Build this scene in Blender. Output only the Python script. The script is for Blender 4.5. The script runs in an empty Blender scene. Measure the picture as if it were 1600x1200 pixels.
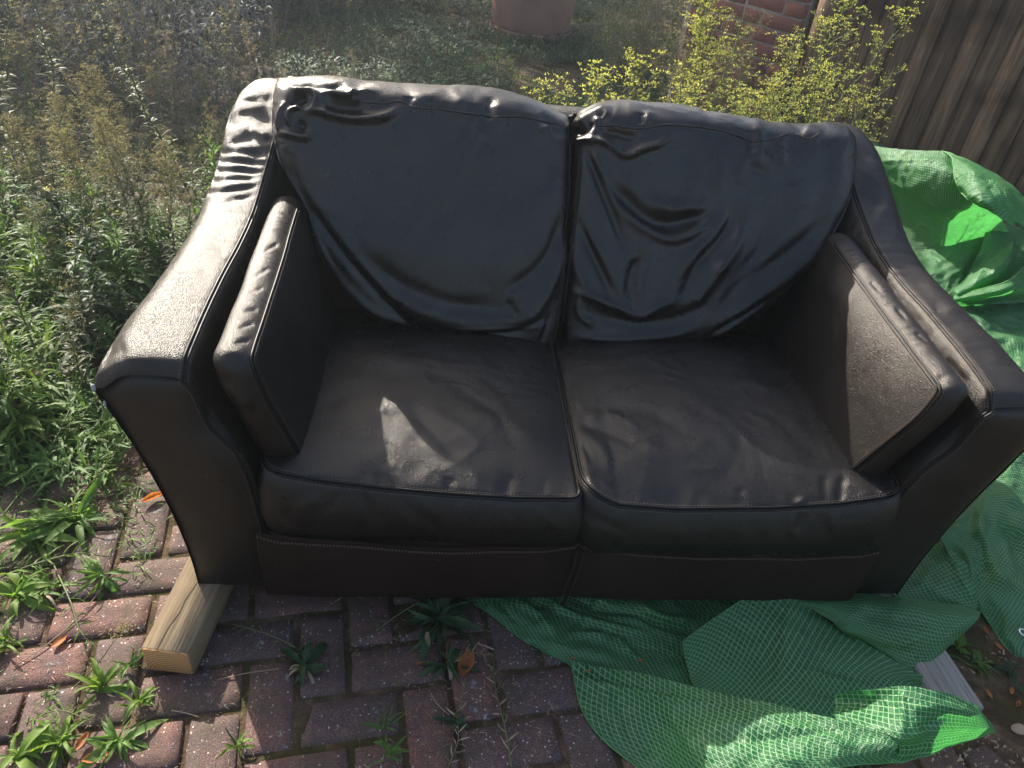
import bpy, math, random
import numpy as np
from mathutils import Matrix, Vector
random.seed(7); rng = np.random.default_rng(7)
D = bpy.data; scene = bpy.context.scene; COL = scene.collection

# ------------------------------------------------------------------ camera, sky, sun, exposure
CAMPOS = np.array([-0.3164, -1.0508, 1.4614]); YAW, PITCH, ROLL, FPX = -0.1313, 0.6503, 0.1206, 1174.85
def cam_axes():
    cy, sy = math.cos(YAW), math.sin(YAW)
    f = np.array([-sy*math.cos(PITCH), cy*math.cos(PITCH), -math.sin(PITCH)])
    r = np.array([cy, sy, 0.]); u = np.cross(r, f)
    c, s = math.cos(ROLL), math.sin(ROLL)
    return c*r+s*u, -s*r+c*u, f
AR, AU, AF = cam_axes()
cd = D.cameras.new('camera'); cam = D.objects.new('camera', cd); COL.objects.link(cam)
cam.matrix_world = Matrix(((AR[0], AU[0], -AF[0], CAMPOS[0]), (AR[1], AU[1], -AF[1], CAMPOS[1]), (AR[2], AU[2], -AF[2], CAMPOS[2]), (0, 0, 0, 1)))
cd.sensor_width = 36; cd.lens = FPX/1600*36; cd.clip_start = .05; cd.clip_end = 200
scene.camera = cam
TOSUN = Vector((-0.84, 1.37, 1.0)).normalized()
ELEV = math.asin(TOSUN.z); AZ = math.atan2(TOSUN.x, TOSUN.y)
w = D.worlds.new('World'); scene.world = w; w.use_nodes = True
nt = w.node_tree; sky = nt.nodes.new('ShaderNodeTexSky'); sky.sky_type = 'NISHITA'; sky.sun_disc = False
sky.sun_elevation = ELEV; sky.sun_rotation = AZ; sky.air_density = 1.0; sky.dust_density = 4.0; sky.ozone_density = .6
nt.links.new(sky.outputs[0], nt.nodes['Background'].inputs[0]); nt.nodes['Background'].inputs[1].default_value = 0.125
sd = D.lights.new('sun', 'SUN'); sd.energy = 5.0; sd.angle = math.radians(.5); sd.color = (1, .93, .82)
sun = D.objects.new('sun', sd); COL.objects.link(sun); sun.rotation_euler = TOSUN.to_track_quat('Z', 'Y').to_euler()
sun.location = (-4, 6, 6)
vs = scene.view_settings; vs.view_transform = 'Standard'; vs.look = 'None'; vs.gamma = 1; vs.use_curve_mapping = False
vs.exposure = 1.45
GLARE_HAZE = .0072; scene.cycles.volume_bounces = 0; scene.cycles.max_bounces = 6; scene.cycles.transparent_max_bounces = 8; scene.cycles.sample_clamp_indirect = 6

# ------------------------------------------------------------------ survey helpers
def ray(px, py):
    d = AF*FPX + AR*(px-800) - AU*(py-600); return d/np.linalg.norm(d)
def P(px, py, z=0.0):
    d = ray(px, py); t = (z-CAMPOS[2])/d[2]; return CAMPOS+t*d
def PY(px, py, y):
    d = ray(px, py); t = (y-CAMPOS[1])/d[1]; return CAMPOS+t*d
def project(V):
    d = V-CAMPOS; z = d@AF
    return np.stack([800+FPX*(d@AR)/z, 600-FPX*(d@AU)/z], -1)

# ------------------------------------------------------------------ noise (vectorised)
_h = rng.random((64, 64, 64)).astype(np.float32)
def vnoise(p):
    i = np.floor(p).astype(int); f = p-i; f = f*f*(3-2*f); i &= 63; j = (i+1) & 63
    g = lambda a, b, c: _h[a, b, c]
    x0, y0, z0, x1, y1, z1 = i[:, 0], i[:, 1], i[:, 2], j[:, 0], j[:, 1], j[:, 2]
    l = lambda a, b, t: a+(b-a)*t
    a = l(l(g(x0, y0, z0), g(x1, y0, z0), f[:, 0]), l(g(x0, y1, z0), g(x1, y1, z0), f[:, 0]), f[:, 1])
    b = l(l(g(x0, y0, z1), g(x1, y0, z1), f[:, 0]), l(g(x0, y1, z1), g(x1, y1, z1), f[:, 0]), f[:, 1])
    return l(a, b, f[:, 2])*2-1
def fbm(p, s, o=3):
    r = 0; a = 1
    for k in range(o):
        r = r+a*vnoise(np.asarray(p)*s+k*17.3); s *= 2.03; a *= .5
    return r
def ridged(p, s):
    return 1-np.abs(vnoise(np.asarray(p)*s))*2

# ------------------------------------------------------------------ materials
def newmat(name):
    m = D.materials.new(name); m.use_nodes = True; n = m.node_tree; b = n.nodes['Principled BSDF']; return m, n, b
def N(n, t, **k):
    x = n.nodes.new(t)
    for a, v in k.items():
        if a.startswith('i_'):
            key = a[2:]; key = int(key) if key.isdigit() else key
            x.inputs[key].default_value = v
        else: setattr(x, a, v)
    return x
def ramp(n, src, stops):
    r = n.nodes.new('ShaderNodeValToRGB'); e = r.color_ramp.elements
    while len(e) < len(stops): e.new(.5)
    for q, (p, c) in zip(e, stops): q.position = p; q.color = (*c, 1) if len(c) == 3 else c
    n.links.new(src, r.inputs[0]); return r.outputs[0]
def bump(n, b, src, strength, dist, prev=None):
    x = N(n, 'ShaderNodeBump'); x.inputs['Strength'].default_value = strength; x.inputs['Distance'].default_value = dist
    n.links.new(src, x.inputs['Height'])
    if prev is not None: n.links.new(prev, x.inputs['Normal'])
    if b is not None: n.links.new(x.outputs[0], b.inputs['Normal'])
    return x.outputs[0]
def mixc(n, fac, a, b, mode='MIX'):
    m = N(n, 'ShaderNodeMix', data_type='RGBA', blend_type=mode)
    if isinstance(fac, (int, float)): m.inputs[0].default_value = fac
    else: n.links.new(fac, m.inputs[0])
    for v, i in ((a, 6), (b, 7)):
        if isinstance(v, tuple): m.inputs[i].default_value = (*v, 1)
        else: n.links.new(v, m.inputs[i])
    return m.outputs[2]
def objco(n, scale=None):
    t = N(n, 'ShaderNodeTexCoord'); o = t.outputs['Object']
    if scale:
        mp = N(n, 'ShaderNodeMapping'); mp.inputs['Scale'].default_value = scale; n.links.new(o, mp.inputs[0]); return mp.outputs[0]
    return o

def leather(name, base, r0, r1, grain=.28, wear=.3, spec=.5):
    m, n, b = newmat(name); co = objco(n)
    nz = N(n, 'ShaderNodeTexNoise', i_Scale=5.5, i_Detail=6, i_Roughness=.62); n.links.new(co, nz.inputs[0])
    c = mixc(n, ramp(n, nz.outputs[0], [(.35, (0, 0, 0)), (.7, (1, 1, 1))]), base, tuple(x*1.9+.002 for x in base))
    # small pale specks of dust
    v = N(n, 'ShaderNodeTexVoronoi', i_Scale=46.0, i_Randomness=1.0); n.links.new(co, v.inputs[0])
    dust = ramp(n, v.outputs['Distance'], [(.0, (1, 1, 1)), (.035, (1, 1, 1)), (.05, (0, 0, 0))])
    nz3 = N(n, 'ShaderNodeTexNoise', i_Scale=21.0, i_Detail=2); n.links.new(co, nz3.inputs[0])
    gate = ramp(n, nz3.outputs[0], [(.6, (0, 0, 0)), (.63, (1, 1, 1))])
    mm = N(n, 'ShaderNodeMath', operation='MULTIPLY'); n.links.new(dust, mm.inputs[0]); n.links.new(gate, mm.inputs[1])
    c = mixc(n, mm.outputs[0], c, (.28, .26, .23)); n.links.new(c, b.inputs['Base Color'])
    rr = N(n, 'ShaderNodeMapRange'); rr.inputs['To Min'].default_value = r0; rr.inputs['To Max'].default_value = r1
    rr.inputs['From Min'].default_value = .3; rr.inputs['From Max'].default_value = .7
    nz2 = N(n, 'ShaderNodeTexNoise', i_Scale=7.0, i_Detail=5, i_Roughness=.65); n.links.new(co, nz2.inputs[0]); n.links.new(nz2.outputs[0], rr.inputs[0])
    n.links.new(rr.outputs[0], b.inputs['Roughness'])
    g = N(n, 'ShaderNodeTexVoronoi', i_Scale=560.0, feature='F1'); n.links.new(co, g.inputs[0])
    g2 = N(n, 'ShaderNodeTexNoise', i_Scale=900.0, i_Detail=2); n.links.new(co, g2.inputs[0])
    p1 = bump(n, None, g.outputs['Distance'], grain, .0009)
    p2 = bump(n, None, g2.outputs[0], grain*.8, .0006, p1)
    cr = N(n, 'ShaderNodeTexNoise', i_Scale=34.0, i_Detail=5, i_Roughness=.6, i_Distortion=.8); n.links.new(co, cr.inputs[0])
    bump(n, b, cr.outputs[0], wear, .0035, p2)
    b.inputs['Specular IOR Level'].default_value = spec; b.inputs['Specular Tint'].default_value = (1, .95, .89, 1)
    return m
M = {}
M['leather'] = leather('dark brown leather', (.0045, .0038, .0036), .20, .37, .5, .17, .5)
M['leather_seat'] = leather('creased seat leather', (.0042, .0036, .0034), .21, .33, .7, .14, .42)
M['leather_rough'] = leather('grained dark brown leather', (.0065, .0048, .0038), .27, .40, .8, .2, .42)
M['leather_rail'] = leather('matt brown leather', (.0085, .0038, .003), .42, .55, .4, .25, .28)
def simple(name, col, rough=.6, spec=.3, bumpsc=None):
    m, n, b = newmat(name); b.inputs['Base Color'].default_value = (*col, 1); b.inputs['Roughness'].default_value = rough; b.inputs['Specular IOR Level'].default_value = spec
    if bumpsc:
        nz = N(n, 'ShaderNodeTexNoise', i_Scale=bumpsc, i_Detail=4); n.links.new(objco(n), nz.inputs[0]); bump(n, b, nz.outputs[0], .4, .003)
        c = mixc(n, nz.outputs[0], tuple(x*.6 for x in col), tuple(min(1, x*1.4) for x in col)); n.links.new(c, b.inputs['Base Color'])
    return m
M['piping'] = simple('piping leather', (.007, .006, .0055), .5, .3)
M['thread'] = simple('tan thread', (.24, .16, .10), .7)
M['metal'] = simple('steel', (.55, .55, .53), .3, .6); M['metal'].node_tree.nodes['Principled BSDF'].inputs['Metallic'].default_value = 1
M['scuff'] = simple('torn pale leather backing', (.33, .33, .32), .8)

def wood(name, dark, light, scale, ring=False):
    m, n, b = newmat(name); co = objco(n, scale)
    nz = N(n, 'ShaderNodeTexNoise', i_Scale=1.0, i_Detail=7, i_Roughness=.65, i_Distortion=.6); n.links.new(co, nz.inputs[0])
    wv = N(n, 'ShaderNodeTexNoise', i_Scale=3.3, i_Detail=3); n.links.new(co, wv.inputs[0])
    f = mixc(n, .5, nz.outputs[0], wv.outputs[0])
    oi = N(n, 'ShaderNodeObjectInfo')
    c = ramp(n, f, [(.3, dark), (.5, tuple((a+b_)/2 for a, b_ in zip(dark, light))), (.66, light)])
    hv = N(n, 'ShaderNodeHueSaturation'); n.links.new(c, hv.inputs['Color'])
    mr = N(n, 'ShaderNodeMapRange'); mr.inputs['To Min'].default_value = .7; mr.inputs['To Max'].default_value = 1.35; n.links.new(oi.outputs['Random'], mr.inputs[0]); n.links.new(mr.outputs[0], hv.inputs['Value'])
    big = N(n, 'ShaderNodeTexNoise', i_Scale=3.0, i_Detail=3); n.links.new(objco(n), big.inputs[0])
    c2 = mixc(n, ramp(n, big.outputs[0], [(.5, (0, 0, 0)), (.68, (.75, .75, .75))]), hv.outputs[0], tuple(x*.55 for x in dark)); n.links.new(c2, b.inputs['Base Color'])
    b.inputs['Roughness'].default_value = .78; b.inputs['Specular IOR Level'].default_value = .25
    bump(n, b, f, .6, .004); return m
M['fence'] = wood('brown stained fence board', (.05, .027, .015), (.25, .15, .09), (34, 34, 1.6))
M['timber'] = wood('sawn pine timber', (.13, .085, .05), (.36, .27, .16), (75, 2.6, 75))
M['timber_grey'] = wood('weathered grey timber', (.14, .12, .10), (.33, .29, .25), (50, 2.4, 50))
m, n, b = newmat('pine end grain'); co = objco(n)
mp = N(n, 'ShaderNodeMapping'); mp.inputs['Location'].default_value = (-.055, 0, .01); n.links.new(co, mp.inputs[0])
wv = N(n, 'ShaderNodeTexWave', wave_type='RINGS', rings_direction='Y', i_Scale=46.0, i_Distortion=1.4, i_Detail=2.0); n.links.new(mp.outputs[0], wv.inputs[0])
n.links.new(ramp(n, wv.outputs[0], [(.1, (.52, .27, .10)), (.8, (.32, .15, .055))]), b.inputs['Base Color']); b.inputs['Roughness'].default_value = .8; M['endgrain'] = m
M['crack'] = simple('crack shadow line', (.03, .02, .012), .9)

def paverm():
    m, n, b = newmat('speckled red brick paver'); co = N(n, 'ShaderNodeNewGeometry').outputs['Position']; oi = N(n, 'ShaderNodeObjectInfo')
    at = N(n, 'ShaderNodeAttribute', attribute_name='tint', attribute_type='GEOMETRY')
    ad = N(n, 'ShaderNodeMath', operation='ADD'); n.links.new(oi.outputs['Random'], ad.inputs[0]); n.links.new(at.outputs['Fac'], ad.inputs[1])
    fr = N(n, 'ShaderNodeMath', operation='FRACT'); n.links.new(ad.outputs[0], fr.inputs[0])
    base = ramp(n, fr.outputs[0], [(0, (.130, .066, .052)), (.3, (.100, .058, .050)), (.55, (.165, .073, .052)), (.8, (.085, .056, .052)), (1, (.135, .068, .054))])
    nz = N(n, 'ShaderNodeTexNoise', i_Scale=26.0, i_Detail=6, i_Roughness=.7); n.links.new(co, nz.inputs[0])
    base = mixc(n, ramp(n, nz.outputs[0], [(.42, (0, 0, 0)), (.66, (.8, .8, .8))]), base, (.05, .04, .045))
    f = N(n, 'ShaderNodeTexNoise', i_Scale=330.0, i_Detail=3); n.links.new(co, f.inputs[0])
    base = mixc(n, ramp(n, f.outputs[0], [(.36, (.85, .85, .85)), (.5, (0, 0, 0))]), base, (.045, .03, .03))
    base = mixc(n, ramp(n, f.outputs[0], [(.55, (0, 0, 0)), (.68, (.45, .45, .45))]), base, (.26, .17, .14))
    v = N(n, 'ShaderNodeTexVoronoi', i_Scale=120.0); n.links.new(co, v.inputs[0])
    sp = ramp(n, v.outputs['Distance'], [(0, (1, 1, 1)), (.17, (1, 1, 1)), (.24, (0, 0, 0))])
    cg = N(n, 'ShaderNodeSeparateColor'); n.links.new(v.outputs['Color'], cg.inputs[0]); g = ramp(n, cg.outputs[0], [(.70, (0, 0, 0)), (.78, (.9, .9, .9))])
    mm = N(n, 'ShaderNodeMath', operation='MULTIPLY'); n.links.new(sp, mm.inputs[0]); n.links.new(g, mm.inputs[1])
    base = mixc(n, mm.outputs[0], base, (.52, .44, .40))
    l = N(n, 'ShaderNodeTexNoise', i_Scale=13.0, i_Detail=8, i_Roughness=.8); n.links.new(co, l.inputs[0])
    base = mixc(n, ramp(n, l.outputs[0], [(.60, (0, 0, 0)), (.67, (.75, .75, .75))]), base, (.34, .32, .32))
    mo = N(n, 'ShaderNodeTexNoise', i_Scale=5.0, i_Detail=5, i_Roughness=.7); n.links.new(co, mo.inputs[0])
    base = mixc(n, ramp(n, mo.outputs[0], [(.46, (0, 0, 0)), (.64, (.75, .75, .75))]), base, (.05, .042, .024))
    n.links.new(base, b.inputs['Base Color']); b.inputs['Roughness'].default_value = .82; b.inputs['Specular IOR Level'].default_value = .3
    p1 = bump(n, None, f.outputs[0], .6, .002); bump(n, b, nz.outputs[0], .5, .005, p1)
    return m
M['paver'] = paverm()
def soilm():
    m, n, b = newmat('soil moss and crumbs'); co = N(n, 'ShaderNodeNewGeometry').outputs['Position']
    nz = N(n, 'ShaderNodeTexNoise', i_Scale=18.0, i_Detail=8, i_Roughness=.75); n.links.new(co, nz.inputs[0])
    base = ramp(n, nz.outputs[0], [(.3, (.03, .021, .014)), (.5, (.075, .05, .033)), (.66, (.16, .11, .07))])
    mo = N(n, 'ShaderNodeTexNoise', i_Scale=7.0, i_Detail=5); n.links.new(co, mo.inputs[0])
    base = mixc(n, ramp(n, mo.outputs[0], [(.46, (0, 0, 0)), (.6, (.8, .8, .8))]), base, (.045, .042, .014))
    n.links.new(base, b.inputs['Base Color']); b.inputs['Roughness'].default_value = .95; b.inputs['Specular IOR Level'].default_value = .1
    bump(n, b, nz.outputs[0], 1, .012); return m
M['soil'] = soilm()
def leafm(name, col, col2, transl=.45, rough=.55, spec=.25, var=.25):
    m, n, b = newmat(name); oi = N(n, 'ShaderNodeObjectInfo'); g = N(n, 'ShaderNodeNewGeometry')
    nz = N(n, 'ShaderNodeTexNoise', i_Scale=9.0, i_Detail=3); n.links.new(g.outputs['Position'], nz.inputs[0])
    at = N(n, 'ShaderNodeAttribute', attribute_name='tint', attribute_type='GEOMETRY')
    a0 = N(n, 'ShaderNodeMath', operation='ADD'); n.links.new(oi.outputs['Random'], a0.inputs[0]); n.links.new(at.outputs['Fac'], a0.inputs[1])
    fr = N(n, 'ShaderNodeMath', operation='FRACT'); n.links.new(a0.outputs[0], fr.inputs[0])
    c = mixc(n, fr.outputs[0], col, col2)
    c = mixc(n, ramp(n, nz.outputs[0], [(.35, (0, 0, 0)), (.7, (.6, .6, .6))]), c, tuple(x*.55 for x in col))
    nf = N(n, 'ShaderNodeTexNoise', i_Scale=70.0, i_Detail=4, i_Roughness=.7); n.links.new(g.outputs['Position'], nf.inputs[0])
    c = mixc(n, ramp(n, nf.outputs[0], [(.52, (0, 0, 0)), (.72, (.6, .6, .6))]), c, (col[0]*1.5+.03, col[1]*1.05, col[2]*.9))
    c = mixc(n, ramp(n, nf.outputs[0], [(.28, (.6, .6, .6)), (.42, (0, 0, 0))]), c, tuple(x*.5 for x in col))
    n.links.new(c, b.inputs['Base Color']); b.inputs['Roughness'].default_value = rough; b.inputs['Specular IOR Level'].default_value = spec
    t = N(n, 'ShaderNodeBsdfTranslucent'); c2 = mixc(n, 1.0, c, (1.0, 1.0, .55), 'MULTIPLY'); hs = N(n, 'ShaderNodeHueSaturation'); hs.inputs['Value'].default_value = 1.8; n.links.new(c2, hs.inputs['Color']); n.links.new(hs.outputs[0], t.inputs[0])
    mx = N(n, 'ShaderNodeMixShader'); mx.inputs[0].default_value = transl
    n.links.new(b.outputs[0], mx.inputs[1]); n.links.new(t.outputs[0], mx.inputs[2]); n.links.new(mx.outputs[0], n.nodes['Material Output'].inputs[0]); return m
M['leaf'] = leafm('weed leaf', (.075, .16, .035), (.13, .23, .055))
M['leaf_bright'] = leafm('young bright leaf', (.10, .19, .03), (.16, .24, .05))
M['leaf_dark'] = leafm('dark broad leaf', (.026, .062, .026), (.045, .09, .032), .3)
M['leaf_grey'] = leafm('grey green foliage', (.09, .11, .06), (.15, .16, .08), .35)
M['leaf_brown'] = leafm('dry brown foliage', (.10, .075, .055), (.16, .12, .085), .3)
M['leaf_blue'] = leafm('blue grey dry foliage', (.075, .09, .095), (.13, .145, .14), .35)
M['seed'] = leafm('buff yellow flower buds', (.29, .33, .11), (.42, .41, .17), .5)
M['seed_grey'] = leafm('faded grey flower buds', (.20, .18, .12), (.28, .25, .17), .4)
M['stem'] = leafm('green stem', (.10, .14, .05), (.16, .17, .07), .2)
M['straw'] = leafm('straw coloured dry stem', (.25, .19, .12), (.38, .31, .22), .2)
M['orange_leaf'] = leafm('orange brown fallen leaf', (.42, .16, .05), (.28, .10, .04), .35)
M['moss'] = leafm('moss tufts', (.055, .065, .012), (.085, .095, .02), .2, .9, .1)
M['terracotta'] = simple('weathered terracotta', (.26, .13, .095), .85, .2, 7)
M['mortar'] = simple('lime mortar', (.24, .20, .165), .95, .1, 60)
m, n, b = newmat('red facing brick'); oi = N(n, 'ShaderNodeObjectInfo'); nz = N(n, 'ShaderNodeTexNoise', i_Scale=60.0, i_Detail=5); n.links.new(objco(n), nz.inputs[0])
c = ramp(n, oi.outputs['Random'], [(0, (.20, .07, .05)), (.6, (.25, .085, .058)), (1, (.14, .055, .045))]); c = mixc(n, ramp(n, nz.outputs[0], [(.4, (0, 0, 0)), (.7, (.6, .6, .6))]), c, (.13, .06, .045)); n.links.new(c, b.inputs['Base Color']); b.inputs['Roughness'].default_value = .9; bump(n, b, nz.outputs[0], .5, .004); M['brick'] = m

def tarpm():
    m, n, b = newmat('green woven tarpaulin'); uv = N(n, 'ShaderNodeUVMap'); uv.uv_map = 'UVMap'
    sx = N(n, 'ShaderNodeSeparateXYZ'); n.links.new(uv.outputs[0], sx.inputs[0])
    def line(out, per, wd):
        a = N(n, 'ShaderNodeMath', operation='MULTIPLY'); a.inputs[1].default_value = 1/per; n.links.new(out, a.inputs[0])
        f = N(n, 'ShaderNodeMath', operation='FRACT'); n.links.new(a.outputs[0], f.inputs[0])
        s = N(n, 'ShaderNodeMath', operation='SUBTRACT'); s.inputs[1].default_value = .5; n.links.new(f.outputs[0], s.inputs[0])
        ab = N(n, 'ShaderNodeMath', operation='ABSOLUTE'); n.links.new(s.outputs[0], ab.inputs[0])
        mr = N(n, 'ShaderNodeMapRange'); mr.inputs['From Min'].default_value = wd; mr.inputs['From Max'].default_value = wd*.45; mr.inputs['To Min'].default_value = 0; mr.inputs['To Max'].default_value = 1; n.links.new(ab.outputs[0], mr.inputs[0]); return mr.outputs[0]
    l1 = line(sx.outputs[0], .0100, .11); l2 = line(sx.outputs[1], .0100, .11)
    mxx = N(n, 'ShaderNodeMath', operation='MAXIMUM'); n.links.new(l1, mxx.inputs[0]); n.links.new(l2, mxx.inputs[1])
    tx = N(n, 'ShaderNodeMapping'); tx.inputs['Scale'].default_value = (1, 1, 1); n.links.new(uv.outputs[0], tx.inputs[0])
    nz = N(n, 'ShaderNodeTexNoise', i_Scale=9.0, i_Detail=5, i_Roughness=.6); n.links.new(objco(n), nz.inputs[0])
    nf = N(n, 'ShaderNodeTexNoise', i_Scale=260.0, i_Detail=2); n.links.new(objco(n), nf.inputs[0])
    base = mixc(n, ramp(n, nz.outputs[0], [(.3, (0, 0, 0)), (.7, (1, 1, 1))]), (.014, .11, .036), (.022, .155, .05))
    gl = N(n, 'ShaderNodeMath', operation='MULTIPLY'); gl.inputs[1].default_value = .8; n.links.new(mxx.outputs[0], gl.inputs[0])
    col = mixc(n, gl.outputs[0], base, (.32, .56, .27))
    n.links.new(col, b.inputs['Base Color']); b.inputs['Roughness'].default_value = .34; b.inputs['Specular IOR Level'].default_value = .6
    cr = N(n, 'ShaderNodeTexNoise', i_Scale=55.0, i_Detail=4, i_Roughness=.65, i_Distortion=1.2); n.links.new(objco(n), cr.inputs[0])
    p1 = bump(n, None, mxx.outputs[0], .5, .0012); p2 = bump(n, None, nf.outputs[0], .35, .001, p1); bump(n, b, cr.outputs[0], .8, .009, p2)
    t = N(n, 'ShaderNodeBsdfTranslucent'); n.links.new(mixc(n, gl.outputs[0], (.035, .36, .055), (.24, .58, .18)), t.inputs[0])
    mx = N(n, 'ShaderNodeMixShader'); mx.inputs[0].default_value = .42
    n.links.new(b.outputs[0], mx.inputs[1]); n.links.new(t.outputs[0], mx.inputs[2]); n.links.new(mx.outputs[0], n.nodes['Material Output'].inputs[0]); return m
M['tarp'] = tarpm()
M['tarp_hem'] = leafm('pale green tarp hem', (.12, .30, .11), (.14, .34, .13), .3)

# ------------------------------------------------------------------ object helpers
def tag(o, label=None, cat=None, group=None, kind=None):
    if label: o['label'] = label
    if cat: o['category'] = cat
    if group: o['group'] = group
    if kind: o['kind'] = kind
    return o
def empty(name, loc, label=None, cat=None, group=None, kind=None, rz=0):
    o = D.objects.new(name, None); COL.objects.link(o); o.location = loc; o.rotation_euler = (0, 0, rz); o.empty_display_size = .05
    return tag(o, label, cat, group, kind)
def mk_mesh(name, V, F, mat, uv=None, tint=None, smooth=True):
    """V (n,3); F list/array of polygons (all same length) or list of arrays"""
    me = D.meshes.new(name); V = np.asarray(V, np.float32)
    Fs = F if isinstance(F, list) and len(F) and isinstance(F[0], np.ndarray) and F[0].ndim == 2 else [np.asarray(F)]
    tot = np.concatenate([f.reshape(-1) for f in Fs]); cnt = np.concatenate([np.full(len(f), f.shape[1]) for f in Fs])
    me.vertices.add(len(V)); me.vertices.foreach_set('co', V.reshape(-1))
    me.loops.add(len(tot)); me.loops.foreach_set('vertex_index', tot.astype(np.int32))
    me.polygons.add(len(cnt)); st = np.concatenate([[0], np.cumsum(cnt)[:-1]]); me.polygons.foreach_set('loop_start', st.astype(np.int32))
    if smooth: me.polygons.foreach_set('use_smooth', np.ones(len(cnt), bool))
    me.update(calc_edges=True); me.validate()
    if uv is not None:
        l = me.uv_layers.new(name='UVMap'); l.data.foreach_set('uv', np.asarray(uv, np.float32)[tot].reshape(-1))
    if tint is not None:
        a = me.attributes.new('tint', 'FLOAT', 'POINT'); a.data.foreach_set('value', np.asarray(tint, np.float32))
    for mm in (mat if isinstance(mat, (list, tuple)) else [mat]): me.materials.append(mm)
    return me
def add(name, me, parent=None, loc=None):
    o = D.objects.new(name, me); COL.objects.link(o)
    if parent is not None: o.parent = parent
    if loc is not None: o.location = loc
    return o
def part(name, V, F, mat, parent, **k):
    """V in world space; parent only translated"""
    off = np.array(parent.location) if parent is not None else 0
    p = parent
    while p is not None and p.parent is not None:
        p = p.parent; off = off+np.array(p.location)
    return add(name, mk_mesh(name, np.asarray(V)-off, F, mat, **k), parent)
def gridF(nu, nv, closeu=False, closev=False, base=0):
    iu = np.arange(nu if closeu else nu-1); iv = np.arange(nv if closev else nv-1)
    a, b_ = np.meshgrid(iu, iv, indexing='ij'); a = a.ravel(); b_ = b_.ravel(); a2 = (a+1) % nu; b2 = (b_+1) % nv
    return np.stack([a*nv+b_, a2*nv+b_, a2*nv+b2, a*nv+b2], 1)+base
def crs(pts, m, axis=0, closed=False):
    """Catmull-Rom resample along axis to m points"""
    p = np.moveaxis(np.asarray(pts, float), axis, 0); n_ = len(p)
    if closed: t = np.arange(m)/m*n_
    else: t = np.linspace(0, n_-1, m)
    i = np.minimum(np.floor(t).astype(int), n_-1 if closed else n_-2); f = t-i
    def g(k):
        if closed: return p[k % n_]
        k = np.asarray(k); o = p[np.clip(k, 0, n_-1)].copy()
        lo = k < 0; hi = k > n_-1
        o[lo] = 2*p[0]-p[1]; o[hi] = 2*p[-1]-p[-2]; return o
    p0, p1, p2, p3 = g(i-1), g(i), g(i+1), g(i+2); f = f.reshape((-1,)+(1,)*(p.ndim-1))
    r = .5*((2*p1)+(-p0+p2)*f+(2*p0-5*p1+4*p2-p3)*f**2+(-p0+3*p1-3*p2+p3)*f**3)
    return np.moveaxis(r, 0, axis)
def resample(path, step):
    path = np.asarray(path, float); s = np.r_[0, np.cumsum(np.linalg.norm(np.diff(path, axis=0), axis=1))]
    m = max(2, int(s[-1]/step)+1); t = np.linspace(0, s[-1], m); return np.stack([np.interp(t, s, path[:, k]) for k in range(3)], 1)
def normals(G, closed=False):
    du = np.gradient(G, axis=0); dv = (np.roll(G, -1, 1)-np.roll(G, 1, 1))*.5 if closed else np.gradient(G, axis=1); n_ = np.cross(du, dv); return n_/np.maximum(np.linalg.norm(n_, axis=-1, keepdims=True), 1e-9)
def tube(path, r, k=6, cap=True):
    path = np.asarray(path, float); n_ = len(path); T = np.gradient(path, axis=0); T /= np.maximum(np.linalg.norm(T, axis=1, keepdims=True), 1e-9)
    up = np.array([0, 0, 1.]) if abs(T[:, 2]).mean() < .8 else np.array([1., 0, 0]); A = np.cross(T, up); A /= np.maximum(np.linalg.norm(A, axis=1, keepdims=True), 1e-9); B = np.cross(T, A)
    r = np.broadcast_to(np.asarray(r, float), (n_,)); th = np.arange(k)/k*2*np.pi
    V = path[:, None]+(A[:, None]*np.cos(th)[None, :, None]+B[:, None]*np.sin(th)[None, :, None])*r[:, None, None]
    return V.reshape(-1, 3), gridF(n_, k, closev=True)
class Bag:
    def __init__(s): s.V = []; s.F = []; s.n = 0; s.T = []
    def add(s, V, F, t=None):
        V = np.asarray(V); s.V.append(V); s.F.append(np.asarray(F)+s.n); s.n += len(V); s.T.append(np.full(len(V), rng.random() if t is None else t) if not isinstance(t, np.ndarray) else t)
    def mesh(s, name, mat, **k):
        by = {}
        for f in s.F: by.setdefault(f.shape[1], []).append(f)
        return mk_mesh(name, np.concatenate(s.V), [np.concatenate(v) for v in by.values()], mat, tint=np.concatenate(s.T), **k)
def box_vf(lo, hi):
    x0, y0, z0 = lo; x1, y1, z1 = hi
    V = np.array([(x0, y0, z0), (x1, y0, z0), (x1, y1, z0), (x0, y1, z0), (x0, y0, z1), (x1, y0, z1), (x1, y1, z1), (x0, y1, z1)], float)
    return V, np.array([(0, 3, 2, 1), (4, 5, 6, 7), (0, 1, 5, 4), (1, 2, 6, 5), (2, 3, 7, 6), (3, 0, 4, 7)])
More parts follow.
